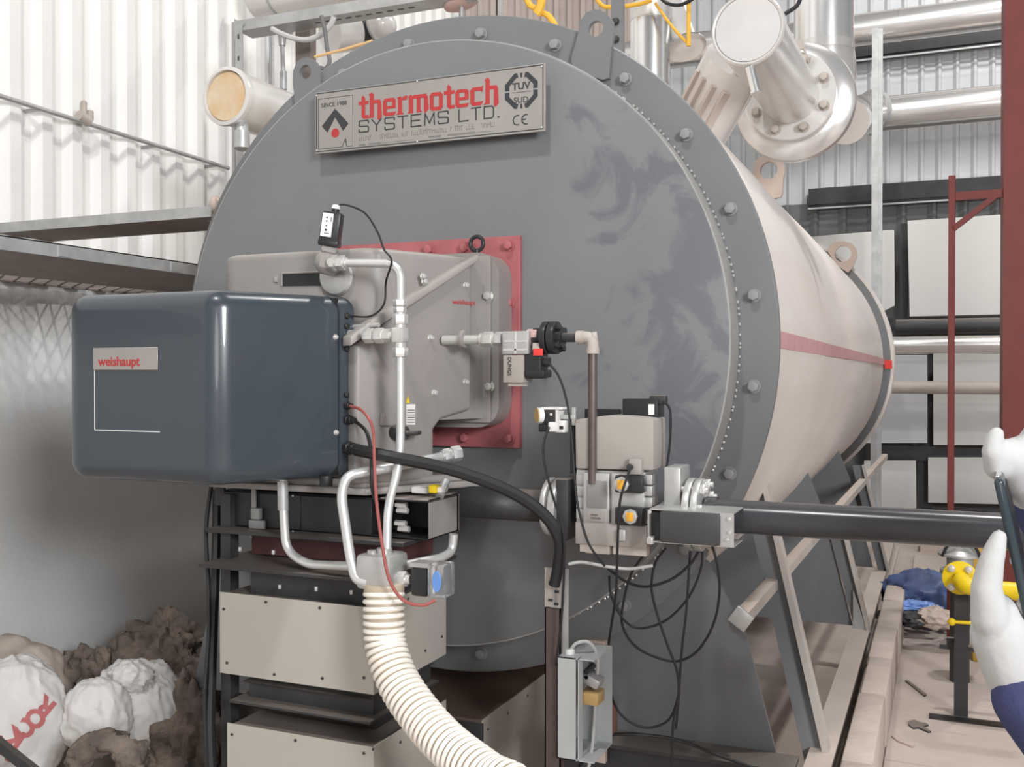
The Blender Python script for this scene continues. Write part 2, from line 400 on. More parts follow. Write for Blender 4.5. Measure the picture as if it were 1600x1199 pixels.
qface('wall_sheet', [(1450, 715), (1640, 715), (1640, 790), (1450, 786)], 7.8, .03, M_SHEET, 'low white sheet behind the foot of the thin red post', 'sheet')
def hpipe(name, y, hw, Y, x0, x1, m, label, bands=(), group=None):
    a, c = at(x0, y, Y), at(x1, y, Y); z = at(1475, y, Y).z; r = hw*(at(1475, y, Y)-CAM).dot(FW)/F
    t = thing(name, label, 'pipe', ((a.x+c.x)/2, Y, z-r), group)
    b = MB(); b.cyl((a.x, Y, z), (c.x, Y, z), r, n=40); b.build('jacket', m, t)
    for xb in bands:
        q = at(xb, y, Y).x; b = MB(); b.cyl((q-.012, Y, z), (q+.012, Y, z), r*1.025, n=40); b.build('band', m, t)
    return z, r
hpipe('lagged_pipe', 30, 25, 7.6, 1000, 1700, M_LPIPE, 'large lagged pipe with a bright dusty jacket, topmost on the rear wall', (1406, 1330))
hpipe('lagged_pipe', 169, 27, 7.5, 1378, 1700, M_LPIPE, 'lagged pipe with a bright dusty jacket, second from the top on the rear wall', (1507,))
hpipe('rear_pipe', 539, 14, 7.2, 1330, 1640, M_LPIPE, 'slim silver pipe beside the rear rim of the boiler', (1429,))
hpipe('rear_pipe', 606, 10, 7.2, 1330, 1640, M_TAN, 'thin tan pipe beside the rear rim of the boiler, below the silver one')
hpipe('rear_duct', 510, 12, 7.4, 1400, 1640, M_DARK, 'dark dusty duct under the large white sheet')
# elbow from behind the valve to the second pipe
b = MB(); z0 = at(1340, 175, 7.0).z
t = thing('pipe_elbow', 'bright lagged pipe elbow beside the big valve and the grey post', 'pipe', at(1340, 200, 7.0))
b.tube([at(1322, 190, 6.4), at(1338, 183, 6.9), at(1362, 176, 7.3)], [.20, .19], 24, 5); b.build('jacket', M_LPIPE, t)
b = MB(); q = at(1362, 176, 7.3); b.cyl(q-V((.02, .03, 0)), q+V((.02, .02, 0)), .215, n=28); b.build('flange', M_GALV, t)
# slender grey post
a = at(1373, 45, 6.6); t = tag(MB().bx((a.x-.055, 6.57, 0), (a.x+.0, 6.63, a.z+.0)).bx((a.x+.0, 6.6, 0), (a.x+.035, 6.63, a.z)).build('grey_post', M_GALV), 'slender grey steel post in front of the lagged pipes, upper right', 'post')
# white splayed pieces and hoop near the far end: boxes on floor
t = tag(MB().bx(at(1437, 890, 6.2)+V((0, 0, -.3)), at(1500, 850, 6.2)+V((0, .3, 0)), .01).build('tan_crate', M_BOARD), 'tan crate on the floor at the far end of the passage', 'crate')
t = tag(MB().bx(at(1385, 880, 6.6), at(1437, 853, 6.6)+V((0, .3, 0)), .01).build('dark_box', M_DARK), 'dark box on the floor behind the skid, far end', 'box')

# red steel
YR = 3.1
xa, xb = at(1556, 300, YR).x, at(1568, 300, YR).x
t = thing('red_column', 'broad red painted steel column at the right edge', 'column', (xb+.12, YR, 0))
MB().bx((xb, YR-.012, 0), (xb+.32, YR+.003, 6)).build('front_flange', M_REDST, t)
MB().bx((xb+.15, YR, 0), (xb+.165, YR+.3, 6)).build('web', M_REDST, t)
MB().bx((xb, YR+.29, 0), (xb+.32, YR+.305, 6)).build('rear_flange', M_REDST, t)
MB().bx((xb+.0, YR+.003, 0), (xb+.012, YR+.29, 6)).build('side_plate', M_REDST, t)
pa, pb = at(1482, 300, YR).x, at(1493, 300, YR).x; zt = at(1487, 274, YR).z
t = thing('red_post', 'thin red square post with a bracket joining it to the red column', 'post', ((pa+pb)/2, YR, 0))
MB().bx((pa, YR, 0), (pb, YR+.04, zt), .003, 1).build('upright', M_REDST, t)
a = at(1490, 300, YR).z; c = at(1490, 313, YR).z
MB().bx((pb, YR+.005, c), (xb, YR+.035, a)).build('cross_rail', M_REDST, t)
MB().bar(at(1488, 358, YR-.0)+V((0, .02, 0)), at(1557, 305, YR)+V((0, .02, 0)), .03, .04, (0, 1, 0)).build('diagonal_brace', M_REDST, t)

# ================================================================== BOILER
CZ, R = 1.598, 1.1
def circ_at(r, a, y): return V((r*math.cos(a), y, CZ+r*math.sin(a)))
def plate_hole(outer, hc, hr, th, n=48):
    """flat plate in a plane Y=const with a round hole; outer polygon is star-shaped about hc"""
    b = MB(); rows = []
    for k in range(n):
        a = 2*math.pi*k/n; d = V((math.cos(a), 0, math.sin(a))); best = 0
        for p, q in zip(outer, outer[1:]+outer[:1]):
            e = q-p; den = d.x*e.z-d.z*e.x
            if abs(den) < 1e-9: continue
            tt = ((p.x-hc.x)*e.z-(p.z-hc.z)*e.x)/den; u = ((p.x-hc.x)*d.z-(p.z-hc.z)*d.x)/den
            if tt > 0 and -1e-6 <= u <= 1+1e-6: best = max(best, tt)
        hi = hc+d*hr; ho = hc+d*best
        rows.append([b.bm.verts.new(x) for x in (hi, ho, ho+V((0, th, 0)), hi+V((0, th, 0)))])
    for A, B in zip(rows, rows[1:]+rows[:1]):
        for i in range(4): b.bm.faces.new((A[i], B[i], B[(i+1) % 4], A[(i+1) % 4]))
    bmesh.ops.recalc_face_normals(b.bm, faces=b.bm.faces); return b
boiler = thing('boiler', 'huge horizontal cylindrical boiler with a grey round front door and cream shell', 'boiler', (0, 3, .3))
b = MB(); b.lathe([(0, .03), (1.099, .03), (1.099, 1.33), (1.094, 1.335), (1.094, 2.75), (1.097, 2.76), (1.097, 4.3), (1.092, 4.31), (1.092, 6.0), (0, 6.0)], (0, 0, CZ), (0, 1, 0), 128); b.build('shell', M_CREAM, boiler, 30)
b = MB(); b.lathe([(.9, 0), (1.1, 0), (1.104, .004), (1.104, .026), (1.1, .03), (.9, .03), (.9, 0)], (0, 0, CZ), (0, 1, 0), 128); b.build('front_flange', M_BOIL, boiler)
b = MB(); b.lathe([(0, -.128), (.976, -.128), (.981, -.126), (.981, -.1), (0, -.1)], (0, 0, CZ), (0, 1, 0), 128); door = b.build('front_door', None or M_BOIL, boiler)
b = MB(); b.lathe([(.981, -.1265), (.986, -.1255), (.986, -.004), (.90, -.003), (.9, -.1), (.981, -.1)], (0, 0, CZ), (0, 1, 0), 128); b.build('door_rim', M_RIM, boiler)
b = MB()
for k in range(260):
    a = 2*math.pi*k/260; b.sph(circ_at(.989, a+random.uniform(-.01, .01), -.006), .0052, (1, 1, 1), 6, 4)
o = b.build('weld_bead', M_ALU, boiler); o['kind'] = 'stuff'
bm_ = bolt_mesh(.0165, .024, 'bolt', mat('bolt_grey', (.26, .262, .265), .4))
for k in range(24):
    inst('bolt', bm_, boiler, circ_at(1.039, math.radians(7.5+15*k), 0), (0, math.radians(k*37), 0))
o = plate_hole([at(x, y, -.018) for x, y in [(890, 100), (904, 50), (907, 32), (916, 19), (931, 14.5), (946, 19), (957, 32), (958.5, 52), (955, 76), (951, 128), (920, 118)]], at(931, 44.5, -.018), .0245, .018).build('lifting_eye', M_BOIL, boiler)
o = plate_hole([at(x, y, -.018) for x, y in [(460.5, 166), (459.5, 147), (457, 130), (457.5, 112), (463, 97.5), (472.5, 90.5), (482.5, 89.5), (492.5, 96), (498, 110), (501, 132), (495, 140)]], at(477, 112.5, -.018), .0255, .018).build('lifting_eye', M_BOIL, boiler)
b = MB(); b.lathe([(.9, 0), (1.15, 0), (1.15, .05), (.9, .05), (.9, 0)], (0, 6.0, CZ), (0, 1, 0), 128); b.build('rear_flange', M_BOIL, boiler)
b = MB(); b.lathe([(0, .05), (1.175, .05), (1.175, .35), (0, .38)], (0, 6.0, CZ), (0, 1, 0), 96); b.build('rear_cover', M_CREAM, boiler)
o = plate_hole([at(1200+x/4, 280+y/4, 5.97) for x, y in [(365, 440), (395, 410), (430, 393), (475, 389), (520, 400), (550, 430), (557, 480), (530, 550), (500, 585), (430, 540)]], at(1317, 397, 5.97), .068, .03).build('rear_lifting_eye', M_BOARD, boiler, label='tan lifting eye on the rear rim')
cx_, cy_ = 1201, 266
ol = [at(cx_+25*math.cos(a), cy_-25*math.sin(a), 1.9) for a in [math.radians(-25+i*230/14) for i in range(15)]]+[at(1196, 312, 1.9), at(1222, 308, 1.9)]
plate_hole(ol, at(cx_, cy_, 1.9), .041, .03).build('middle_lifting_eye', M_BOARD, boiler, label='tan lifting eye on top of the cream shell')
def patch(r, a0, a1, y0, y1, th, n=6, m=24):
    b = MB(); g = [[[b.bm.verts.new(circ_at(r+h, a0+(a1-a0)*i/n, y0+(y1-y0)*j/m)) for h in (0, th)] for i in range(n+1)] for j in range(m+1)]
    for j in range(m):
        for i in range(n):
            for h in (0, 1): b.bm.faces.new((g[j][i][h], g[j][i+1][h], g[j+1][i+1][h], g[j+1][i][h]))
    for i in range(n):
        for j in (0, m): b.bm.faces.new((g[j][i][0], g[j][i+1][0], g[j][i+1][1], g[j][i][1]))
    for j in range(m):
        for i in (0, n): b.bm.faces.new((g[j][i][0], g[j+1][i][0], g[j+1][i][1], g[j][i][1]))
    bmesh.ops.recalc_face_normals(b.bm, faces=b.bm.faces); return b
A0, A1 = math.radians(-1.1), math.radians(1.6)
patch(1.0985, A0, A1, .031, 6.0, .0025).build('red_stripe', M_STRIPE, boiler)
qq = at(1388, 570, 5.99); b = MB(); b.bx((qq.x-.03, 5.985, qq.z-.035), (qq.x+.03, 6.0, qq.z+.035)); b.build('red_marker', M_REDB, boiler)
# ---- smudges on the door live in its material
nt = M_BOIL.copy(); nt.name = 'boiler_door_paint'; door.data.materials[0] = nt
N, L = nt.node_tree.nodes, nt.node_tree.links; pb_ = N['Principled BSDF']; src = pb_.inputs['Base Color'].links[0].from_socket
tc = N.new('ShaderNodeTexCoord'); n1 = N.new('ShaderNodeTexNoise'); n1.inputs['Scale'].default_value = 5.5; n1.inputs['Detail'].default_value = 6; n1.inputs['Roughness'].default_value = .55; n1.inputs['Distortion'].default_value = .6
L.new(tc.outputs['Object'], n1.inputs[0])
sp = N.new('ShaderNodeSeparateXYZ'); L.new(tc.outputs['Object'], sp.inputs[0])
mr = N.new('ShaderNodeMapRange'); mr.inputs[1].default_value = .25; mr.inputs[2].default_value = .75; mr.inputs[3].default_value = -.12; mr.inputs[4].default_value = .10; L.new(sp.outputs[0], mr.inputs[0])
ad = N.new('ShaderNodeMath'); ad.operation = 'ADD'; L.new(n1.outputs[0], ad.inputs[0]); L.new(mr.outputs[0], ad.inputs[1])
r2 = N.new('ShaderNodeValToRGB'); r2.color_ramp.elements[0].position = .555; r2.color_ramp.elements[1].position = .625; L.new(ad.outputs[0], r2.inputs[0])
mx = N.new('ShaderNodeMix'); mx.data_type = 'RGBA'; mx.inputs[7].default_value = (.128, .131, .144, 1); L.new(src, mx.inputs[6]); L.new(r2.outputs[0], mx.inputs[0]); L.new(mx.outputs[2], pb_.inputs['Base Color'])

# ---- name plate
NX0, NX1, NZ0, NZ1, NY = -.402, .430, 2.242, 2.449, -.176
plate = MB().bx((NX0, NY, NZ0), (NX1, NY+.008, NZ1), .001, 1).build('name_plate', M_PLATE, boiler)
MB().bx((NX0+.03, NY+.0085, NZ0+.02), (NX1-.03, -.1285, NZ1-.02), .002, 1).build('plate_bracket', M_BOIL, boiler)
W_, H_ = NX1-NX0, NZ1-NZ0
def pt(u, v, d=.0006): return V((NX0+u*W_, NY-d, NZ1-v*H_))
def flat(b, uv, d=.0007):
    vs = [b.bm.verts.new(pt(u, v, d)) for u, v in uv]; b.bm.faces.new(vs); vs2 = [b.bm.verts.new(pt(u, v, 0)) for u, v in uv]
    for i in range(len(vs)): b.bm.faces.new((vs[i], vs2[i], vs2[(i+1) % len(vs)], vs[(i+1) % len(vs)]))
def rect(b, u0, v0, u1, v1): flat(b, [(u0, v1), (u1, v1), (u1, v0), (u0, v0)])
def frame(b, u0, v0, u1, v1, t):
    k = W_/H_; rect(b, u0, v0, u1, v0+t*k); rect(b, u0, v1-t*k, u1, v1); rect(b, u0, v0+t*k, u0+t, v1-t*k); rect(b, u1-t, v0+t*k, u1, v1-t*k)
b = MB(); frame(b, .004, .016, .993, .972, .0035); b.build('border', M_INK, plate, 0)
b = MB(); k = .0016; rect(b, .014, .11, .178, .117); rect(b, .014, .11, .0156, .93); rect(b, .1765, .11, .178, .93); rect(b, .014, .922, .128, .93); rect(b, .150, .922, .178, .93)
flat(b, [(.126, .93), (.141, .80), (.143, .80), (.128, .93)]); flat(b, [(.1415, .80), (.1455, .80), (.1505, .93), (.1475, .93)])
flat(b, [(.0945, .298), (.157, .56), (.132, .67), (.0945, .437)]); flat(b, [(.0945, .298), (.0945, .437), (.058, .67), (.0315, .56)]); b.build('emblem', M_INK, plate, 0)
b = MB(); flat(b, [(.095+.0185*math.cos(a*math.pi/12), .69+.0185*W_/H_*math.sin(a*math.pi/12)) for a in range(24)][::-1]); b.build('emblem_dot', M_REDINK, plate, 0)
text('since_line', 'SINCE 1988', .020, M_INK, plate, pt(.028, .255), sx=1.02, ex=.0004)
GL = {'t': (3.0, ['1,0.6 2.1,0.6 2.1,5.9 1.5,6.7 1,6.2', '0.1,4 3.0,4 3.2,5 0.1,5', '1,0.6 1.6,0 3.1,0 3.1,1 2.1,1']),
      'h': (4.2, ['0.5,0 1.7,0 1.7,6.6 1.2,7.2 0.2,6.8 0.5,6.3', '1.7,4 3.9,4 3.5,5 1.7,5', '2.8,-.5 3.2,-.9 4.1,0 3.9,4.4 2.8,4.2', '0,0 .5,0 .5,.7']),
      'e': (4.2, ['.3,.6 1.4,.6 1.4,4.6 .3,4.4', '.3,4.1 .9,5 3.4,5 4,4.4 3.9,4', '2.9,2.2 4,2.2 4,4.4 2.9,4.2', '1.3,2.0 4,2.0 4,2.8 1.3,2.8', '.3,.7 .9,0 3.6,0 4.1,1 1.2,1']),
      'r': (3.2, ['.5,0 1.7,0 1.7,4.6 1.2,5.2 .2,4.8 .5,4.4', '1.6,4 2.0,5 3.2,5.2 3.1,4.0', '0,0 .5,0 .5,.7', '1.7,0 2.3,0 1.7,.7']),
      'm': (6.2, ['.5,0 1.7,0 1.7,4.6 1.2,5.2 .2,4.8 .5,4.4', '1.7,4 5.8,4 5.5,5 1.7,5', '2.7,0 3.8,0 3.8,4.3 2.7,4.3', '4.8,0.4 5.1,-.4 6.2,.6 5.9,4.4 4.8,4.2', '0,0 .5,0 .5,.7', '3.8,0 4.3,0 3.8,.7']),
      'o': (4.2, ['.3,.6 1.4,.4 1.4,4.6 .3,4.4', '2.9,.4 4,.6 4,4.4 2.9,4.6', '.3,4.2 .9,5 3.4,5 4,4.2 4,4 .3,4', '.3,.8 .9,0 3.4,0 4,.8 4,1 .3,1']),
      'c': (3.9, ['.3,.6 1.4,.4 1.4,4.6 .3,4.4', '.3,4.2 .9,5 3.3,5 3.8,5.3 3.6,3.6 2.9,4 .3,4', '.3,.8 .9,0 3.2,0 3.9,1.1 .3,1'])}
tot = sum(GL[c][0] for c in 'thermotech'); u = .203; su = .612/tot; sv = .40/7.2
b = MB(); kk = 0
for c in 'thermotech':
    wd, ss = GL[c]
    for s_ in ss:
        pts = [tuple(map(float, q.split(','))) for q in s_.split()]
        flat(b, [(u+x*su, .515-y*sv) for x, y in pts], .0006+.00012*(kk % 9)); kk += 1
    u += wd*su
bmesh.ops.recalc_face_normals(b.bm, faces=b.bm.faces); b.build('maker_name', M_REDINK, plate, 0)
SG = {'S': ['1,.78 1,.92 .92,1 .08,1 0,.92 0,.6 .08,.53 .92,.47 1,.4 1,.08 .92,0 .08,0 0,.08 0,.22'], 'Y': ['0,1 .5,.5 1,1', '.5,.5 .5,0'], 'T': ['0,1 1,1', '.5,1 .5,0'],
      'E': ['1,1 0,1 0,0 1,0', '0,.5 .85,.5'], 'M': ['0,0 .05,1 .5,.15 .95,1 1,0'], 'L': ['0,1 0,0 1,0'], 'D': ['0,0 0,1 .8,1 1,.85 1,.15 .8,0 0,0'], '.': ['.1,.03 .22,.03']}
def stroke_word(wd, u0, u1, v0, v1, pen):
    b = MB(); n = len(wd); cw = (u1-u0)/(n-.28); kk = 0
    for i, c in enumerate(wd):
        for s_ in SG[c]:
            q = [tuple(map(float, z.split(','))) for z in s_.split()]
            P = [pt(u0+cw*(i+x*.72), v1-(v1-v0)*y, .0004) for x, y in q]
            for a, c2 in zip(P, P[1:]):
                d = (c2-a).normalized()*pen*.45; b.bar(a-d, c2+d, pen, .0006+.00002*(kk % 7), (0, 1, 0)); kk += 1
    b.build('company_line', M_INK, plate, 0)
stroke_word('SYSTEMS', .207, .602, .545, .725, .0042); stroke_word('LTD.', .648, .845, .545, .725, .0042)
b = MB(); random.seed(3); u = .207
while u < .80:
    wq = random.choice((.003, .005, .006, .008))
    if .265 < u < .30 or random.random() < .12: u += .012; continue
    h = random.uniform(.05, .08); rect(b, u, .775+.085-h, u+.0013, .86); rect(b, u, .86-h, u+wq, .868-h) if random.random() < .6 else rect(b, u, .852, u+wq, .86); u += wq+.003
for u0, u1, v in ((.207, .232, .915), (.25, .30, .912), (.52, .57, .90), (.60, .72, .90)):
    u = u0
    while u < u1: rect(b, u, v, u+.0028, v+.03); u += .0048
rect(b, .30, .925, .45, .931); rect(b, .72, .918, .80, .923); b.build('small_print', mat('grey_ink', (.16, .155, .15)), plate, 0)
b = MB(); oc = [(.905+.071*math.cos(math.pi/8+i*math.pi/4), .365+.071*W_/H_*math.sin(math.pi/8+i*math.pi/4)) for i in range(8)]; ic = [(.905+.052*math.cos(math.pi/8+i*math.pi/4), .365+.052*W_/H_*math.sin(math.pi/8+i*math.pi/4)) for i in range(8)]
def lp(a, c, f): return (a[0]+(c[0]-a[0])*f, a[1]+(c[1]-a[1])*f)
for i in range(8):
    j = (i+1) % 8
    if i in (3, 7):
        for f0, f1 in ((0, .44), (.56, 1)): flat(b, [lp(oc[i], oc[j], f0), lp(oc[i], oc[j], f1), lp(ic[i], ic[j], f1), lp(ic[i], ic[j], f0)])
    elif i in (1, 5):
        for f0, f1 in ((0, .2), (.42, .58), (.8, 1)): flat(b, [lp(oc[i], oc[j], f0), lp(oc[i], oc[j], f1), lp(ic[i], ic[j], f1), lp(ic[i], ic[j], f0)])
    else: flat(b, [oc[i], oc[j], ic[j], ic[i]])
rect(b, .868, .385, .942, .391)
bmesh.ops.recalc_face_normals(b.bm, faces=b.bm.faces); b.build('test_mark', M_INK, plate, 0)
text('test_mark_text', 'TUV', .030, M_INK, plate, pt(.868, .345), sx=1.05, ex=.0004, bold=.0006); text('test_mark_text', 'SUD', .026, M_INK, plate, pt(.874, .545), sx=1.0, ex=.0004)
b = MB()
def arc(cu, cv, r, t, a0, a1, n=14):
    for i in range(n):
        q = [math.radians(a0+(a1-a0)*k/n) for k in (i, i+1)]; o_ = [(cu+rr*math.cos(a)/W_, cv+rr*math.sin(a)/H_) for rr, a in ((r, q[0]), (r, q[1]), (r-t, q[1]), (r-t, q[0]))]; flat(b, o_)
arc(.890, .80, .0165, .0038, 70, 290); arc(.925, .80, .0165, .0038, 75, 285); rect(b, .908, .79, .924, .808)
bmesh.ops.recalc_face_normals(b.bm, faces=b.bm.faces); b.build('conformity_mark', M_INK, plate, 0)
rv = bolt_mesh(.0035, .003, 'rivet', M_NUT, False)
for u, v in ((.009, .05), (.988, .05), (.009, .945), (.988, .945), (.47, .03), (.47, .965)): inst('rivet', rv, plate, pt(u, v))

# ---- red burner plate
rp = MB().bx((-.335, -.15, 1.267), (.335, -.128, 1.932), .002, 1).build('burner_mounting_plate', M_RED, boiler)
rb = bolt_mesh(.0145, .022, 'bolt', M_RED)
for x in (.301, -.301):
    for z in (1.902, 1.722, 1.475, 1.298): inst('bolt', rb, rp, (x, -.15, z))
for x in (-.17, .02, .15): 
    for z in (1.902, 1.298): inst('bolt', rb, rp, (x, -.15, z))

# ================================================================== BURNER
bur = thing('burner', 'grey cast burner with a slate blue cover bolted to the red plate', 'burner', (-.15, -.6, 1.18))
b = MB(); b.prism([(-.305, -.25, 1.335), (.308, -.25, 1.335), (.308, -.25, 1.872), (-.305, -.25, 1.872)], (0, .099, 0))
es = [e for e in b.bm.edges if abs(e.verts[0].co.y-e.verts[1].co.y) > .05]; bmesh.ops.bevel(b.bm, geom=es, offset=.075, segments=6, affect='EDGES', profile=.5)
b.build('mounting_flange', M_BURN, bur)
MB().bx((-.29, -.262, 1.35), (.285, -.25, 1.86), .01).build('flange_face', M_BURN, bur)
fb = bolt_mesh(.0125, .02, 'flange_bolt', M_NUT)
for x, y in ((764, 463), (766, 604)): inst('flange_bolt', fb, bur, at(x, y, -.252))
# tall air housing and hinged trunk
A_, B_ = V((.262, -.255, 0)), V((.075, -.62, 0))
def poly(pts, z): return [V((x, y, z)) for x, y in pts]
def housing(name, plan, z0, z1):
    b = MB(); b.prism(poly(plan, z0), (0, 0, z1-z0))
    es = [e for e in b.bm.edges if abs(e.verts[0].co.z-e.verts[1].co.z) > .1 and e.verts[0].co.y < -.5]; bmesh.ops.bevel(b.bm, geom=es, offset=.05, segments=6, affect='EDGES', profile=.5)
    if z1 > 1.8:
        es = [e for e in b.bm.edges if e.verts[0].co.z > z1-.005 and e.verts[1].co.z > z1-.005]; bmesh.ops.bevel(b.bm, geom=es, offset=.022, segments=4, affect='EDGES', profile=.5)
    b.build(name, M_BURN, bur, 30)
housing('air_housing', [(.262, -.255), (.085, -.62), (-.43, -.62), (-.6, -.255)], 1.365, 1.855)
nq = V((.365, -.177, 0)).normalized(); kq = atp(676, 705, (.262, -.255, 0), nq)
housing('lower_housing', [(kq.x, kq.y), (.085, -.62), (-.43, -.62), (-.5, kq.y)], 1.20, 1.366)
dr = (B_-A_).normalized(); nr = V((-dr.y, dr.x, 0)); nr = nr if nr.x > 0 else -nr
pl = A_+nr*.026
def tp(x, y, off=0): return atp(x, y, pl+nr*off, nr)
b = MB(); b.prism([tp(x, y) for x, y in [(738, 405), (738, 640), (690, 655), (678, 672), (678, 752), (556, 757), (556, 540)]], -nr*.05, .012, 3); b.build('hinged_cover', M_BURN, bur, 30)
b = MB(); b.prism([tp(x, y, .012) for x, y in [(748, 397), (748, 408), (596, 508), (548, 541), (548, 526), (590, 494)]], -nr*.045, .004, 2); b.build('cover_lip', M_LIP, bur, 30)
text('brand_lettering', 'weishaupt', .021, M_REDINK, bur, tp(707, 475, .001), xd=-dr, ud=(0, 0, 1), ex=.0008)
cs = bolt_mesh(.0075, .012, 'cover_screw', M_NUT)
ang = math.atan2(nr.x, -nr.y)
for x, y in ((660, 432), (727, 446), (672, 528), (678, 614), (727, 597), (662, 440)): inst('cover_screw', cs, bur, tp(x, y, .0), (0, 0, ang))
b = MB(); q = [tp(x, y, .0015) for x, y in [(635, 632), (649, 632), (649, 664), (635, 664)]]; b.prism(q, -nr*.0015); lb = b.build('data_label', M_LABELW, bur, 0)
b = MB()
for k in range(6): q0 = tp(636, 641+k*3.8, .0018); q1 = tp(648, 641+k*3.8, .0018); b.bar(q0, q1, .0028, .0008, nr)
b.build('print', mat('grey_ink', (.16, .155, .15)), lb, 0)
b = MB(); b.prism([tp(x, y, .0015) for x, y in [(635, 630), (640, 630), (637.5, 618)]], -nr*.0012); b.build('warning_label', M_YEL, bur, 0)
# slot window in the front of the housing
b = MB(); b.prism([at(x, y, -.623) for x, y in [(441, 447), (501, 446), (501, 429), (497, 425), (443, 427)]], (0, .0035, 0)); b.build('sight_slot', M_DARKP, bur)
b = MB()
P = [at(x, y, -.624) for x, y in [(440, 447), (441, 427), (499, 425)]]; b.tube(P, .0035, 6, 1); b.build('slot_frame', M_LIP, bur)
b = MB(); b.box(at(431, 437, -.622), (.012, .006, .016), None, .002); b.build('catch', M_LIP, bur)
# round boss, angled sensor body, flame sensor
q = at(523, 425, -.62); b = MB(); b.lathe([(.055, -.0), (.055, .012), (.05, .018), (.03, .022), (0, .022)], q+V((.012, 0, -.014)), (0, -1, 0), 32); b.build('sight_boss', M_ALU, bur)
q = at(513, 412, -.672); rot = Matrix.Rotation(math.radians(28), 3, 'Z') @ Matrix.Rotation(math.radians(12), 3, 'Y')
b = MB(); b.box(q, (.07, .065, .062), rot, .016, 1).box(q+V((.004, 0, .036)), (.045, .045, .02), rot, .004, 1); b.build('sensor_elbow', M_BURN, bur)
q = at(518, 358, -.672); rt = Matrix.Rotation(math.radians(9), 3, 'Y') @ Matrix.Rotation(math.radians(22), 3, 'Z')
fs = MB().box(q, (.053, .055, .092), rt, .006).build('flame_sensor', M_BLACK, bur)
MB().box(q+rt@V((0, 0, -.040)), (.056, .058, .018), rt, .005).build('sensor_foot', M_BLACK, fs)
MB().box(q+rt@V((-.008, -.0282, .008)), (.03, .001, .064), rt).build('sensor_label', M_WHITE, fs)
b = MB()
for dx, dz, sx_, sz_ in ((-.010, .024, .005, .004), (-.010, .014, .003, .005), (-.010, .002, .003, .004), (-.009, -.010, .006, .006), (.002, .02, .002, .012), (-.006, -.019, .014, .002)): b.box(q+rt@V((dx, -.029, dz+.004)), (sx_, .0006, sz_), rt)
b.build('label_print', M_INK, fs)
MB().cyl(q+rt@V((.004, 0, .044)), q+rt@V((.004, 0, .056)), .011, n=14).build('cable_gland', M_BLACK, fs)
MB().cyl(q+rt@V((.004, 0, .056)), q+rt@V((.004, 0, .068)), .0125, .009, n=14, bev=.002).build('gland_nut', M_WHITE, fs)
# eye bolt on top of the flange
q = at(745, 381, -.2); b = MB(); b.torus(q, (0, 1, 0), .022, .0065).cyl(q+V((0, 0, -.038)), q+V((0, 0, -.02)), .009, n=14); b.build('eye_bolt', M_BLACK, bur)
q = at(908, 300, -.2)
# handle knob under the data label
q = tp(618, 676, .0); b = MB(); b.cyl(q-nr*.01, q+nr*.045, .024, .02).tube([q+nr*.05+dr*-.0, q+nr*.06-dr*.03, q+nr*.045-dr*.05], .007, 8); b.build('latch_handle', M_DARK, bur)
b = MB(); b.prism([tp(x, y, .002) for x, y in [(592, 665), (594, 645), (610, 665)]], nr*.02, .002, 1); b.build('latch_lug', M_BURN, bur)
# slate cover (front) and its back plate
YF = -1.0; s_ = .53
def cov(y): k = s_*(y-YF); return [(-.646-k, y), (-.146+k, y)]
ZT, ZL = 1.716, 1.213
l, r = cov(-.69); b = MB(); b.prism(poly([l, r, (-.146, YF), (-.646, YF)], ZL), (0, 0, ZT-ZL))
es = [e for e in b.bm.edges if not all(abs(v.co.y+.69) < 1e-4 for v in e.verts)]
bmesh.ops.bevel(b.bm, geom=es, offset=.048, segments=8, affect='EDGES', profile=.5); cover = b.build('front_cover', M_SLATE, bur, 30)
l, r = cov(-.684); l2, r2 = cov(-.645); b = MB(); b.prism(poly([l, r, r2, l2], ZL), (0, 0, ZT-ZL))
es = [e for e in b.bm.edges if (abs(e.verts[0].co.y-e.verts[1].co.y) > .02)]; bmesh.ops.bevel(b.bm, geom=es, offset=.045, segments=8, affect='EDGES', profile=.5); b.build('back_plate', M_SLATE, bur, 30)
l, r = cov(-.687); b = MB(); b.prism(poly([(l[0]+.006, -.692), (r[0]-.006, -.692), (r[0]-.006, -.68), (l[0]+.006, -.68)], ZL+.006), (0, 0, ZT-ZL-.012)); b.build('gap_seal', M_RUB, bur)
MB().cyl((-.0, -.72, ZL-.02), (0, -.72, ZL+.01), .018, n=16, bev=.002).build('cover_foot', M_RUB, bur)
P = [at(x, y, YF-.004) for x, y in [(145, 580), (246, 577), (246, 541), (145, 545)]]; zc0 = (P[0].z+P[1].z)/2; zc1 = (P[2].z+P[3].z)/2
lab = MB().bx((P[0].x, YF-.004, zc0), (P[1].x, YF, zc1), .0015, 1).build('name_badge', M_PLATE, cover)
text('badge_text', 'weishaupt', .0345, M_REDINK, lab, (P[0].x+.020, YF-.0045, zc0+.012), ex=.0005, sx=1.02, bold=.0005)
zc = at(150, 672, YF).z; b = MB(); b.bx((P[0].x+.001, YF-.0006, zc), (P[0].x+.0035, YF, zc0)).bx((P[0].x+.001, YF-.0006, zc-.0015), (P[1].x+.004, YF, zc+.001)); b.build('outline_mark', M_LABELW, cover)
sd = V((.53, 1, 0)).normalized(); sn = V((sd.y, -sd.x, 0)); sp0 = V((-.146, YF, 0))
def sp(x, y, off=0): return atp(x, y, sp0+sn*off, sn)
sa = math.atan2(sn.x, -sn.y)
sw = bolt_mesh(.006, .008, 'cover_screw', M_NUT)
for x, y in ((524, 527), (525, 676)): inst('cover_screw', sw, cover, sp(x, y, -.001), (0, 0, sa))
bb = bolt_mesh(.008, .012, 'blanking_plug', M_BLACK, False)
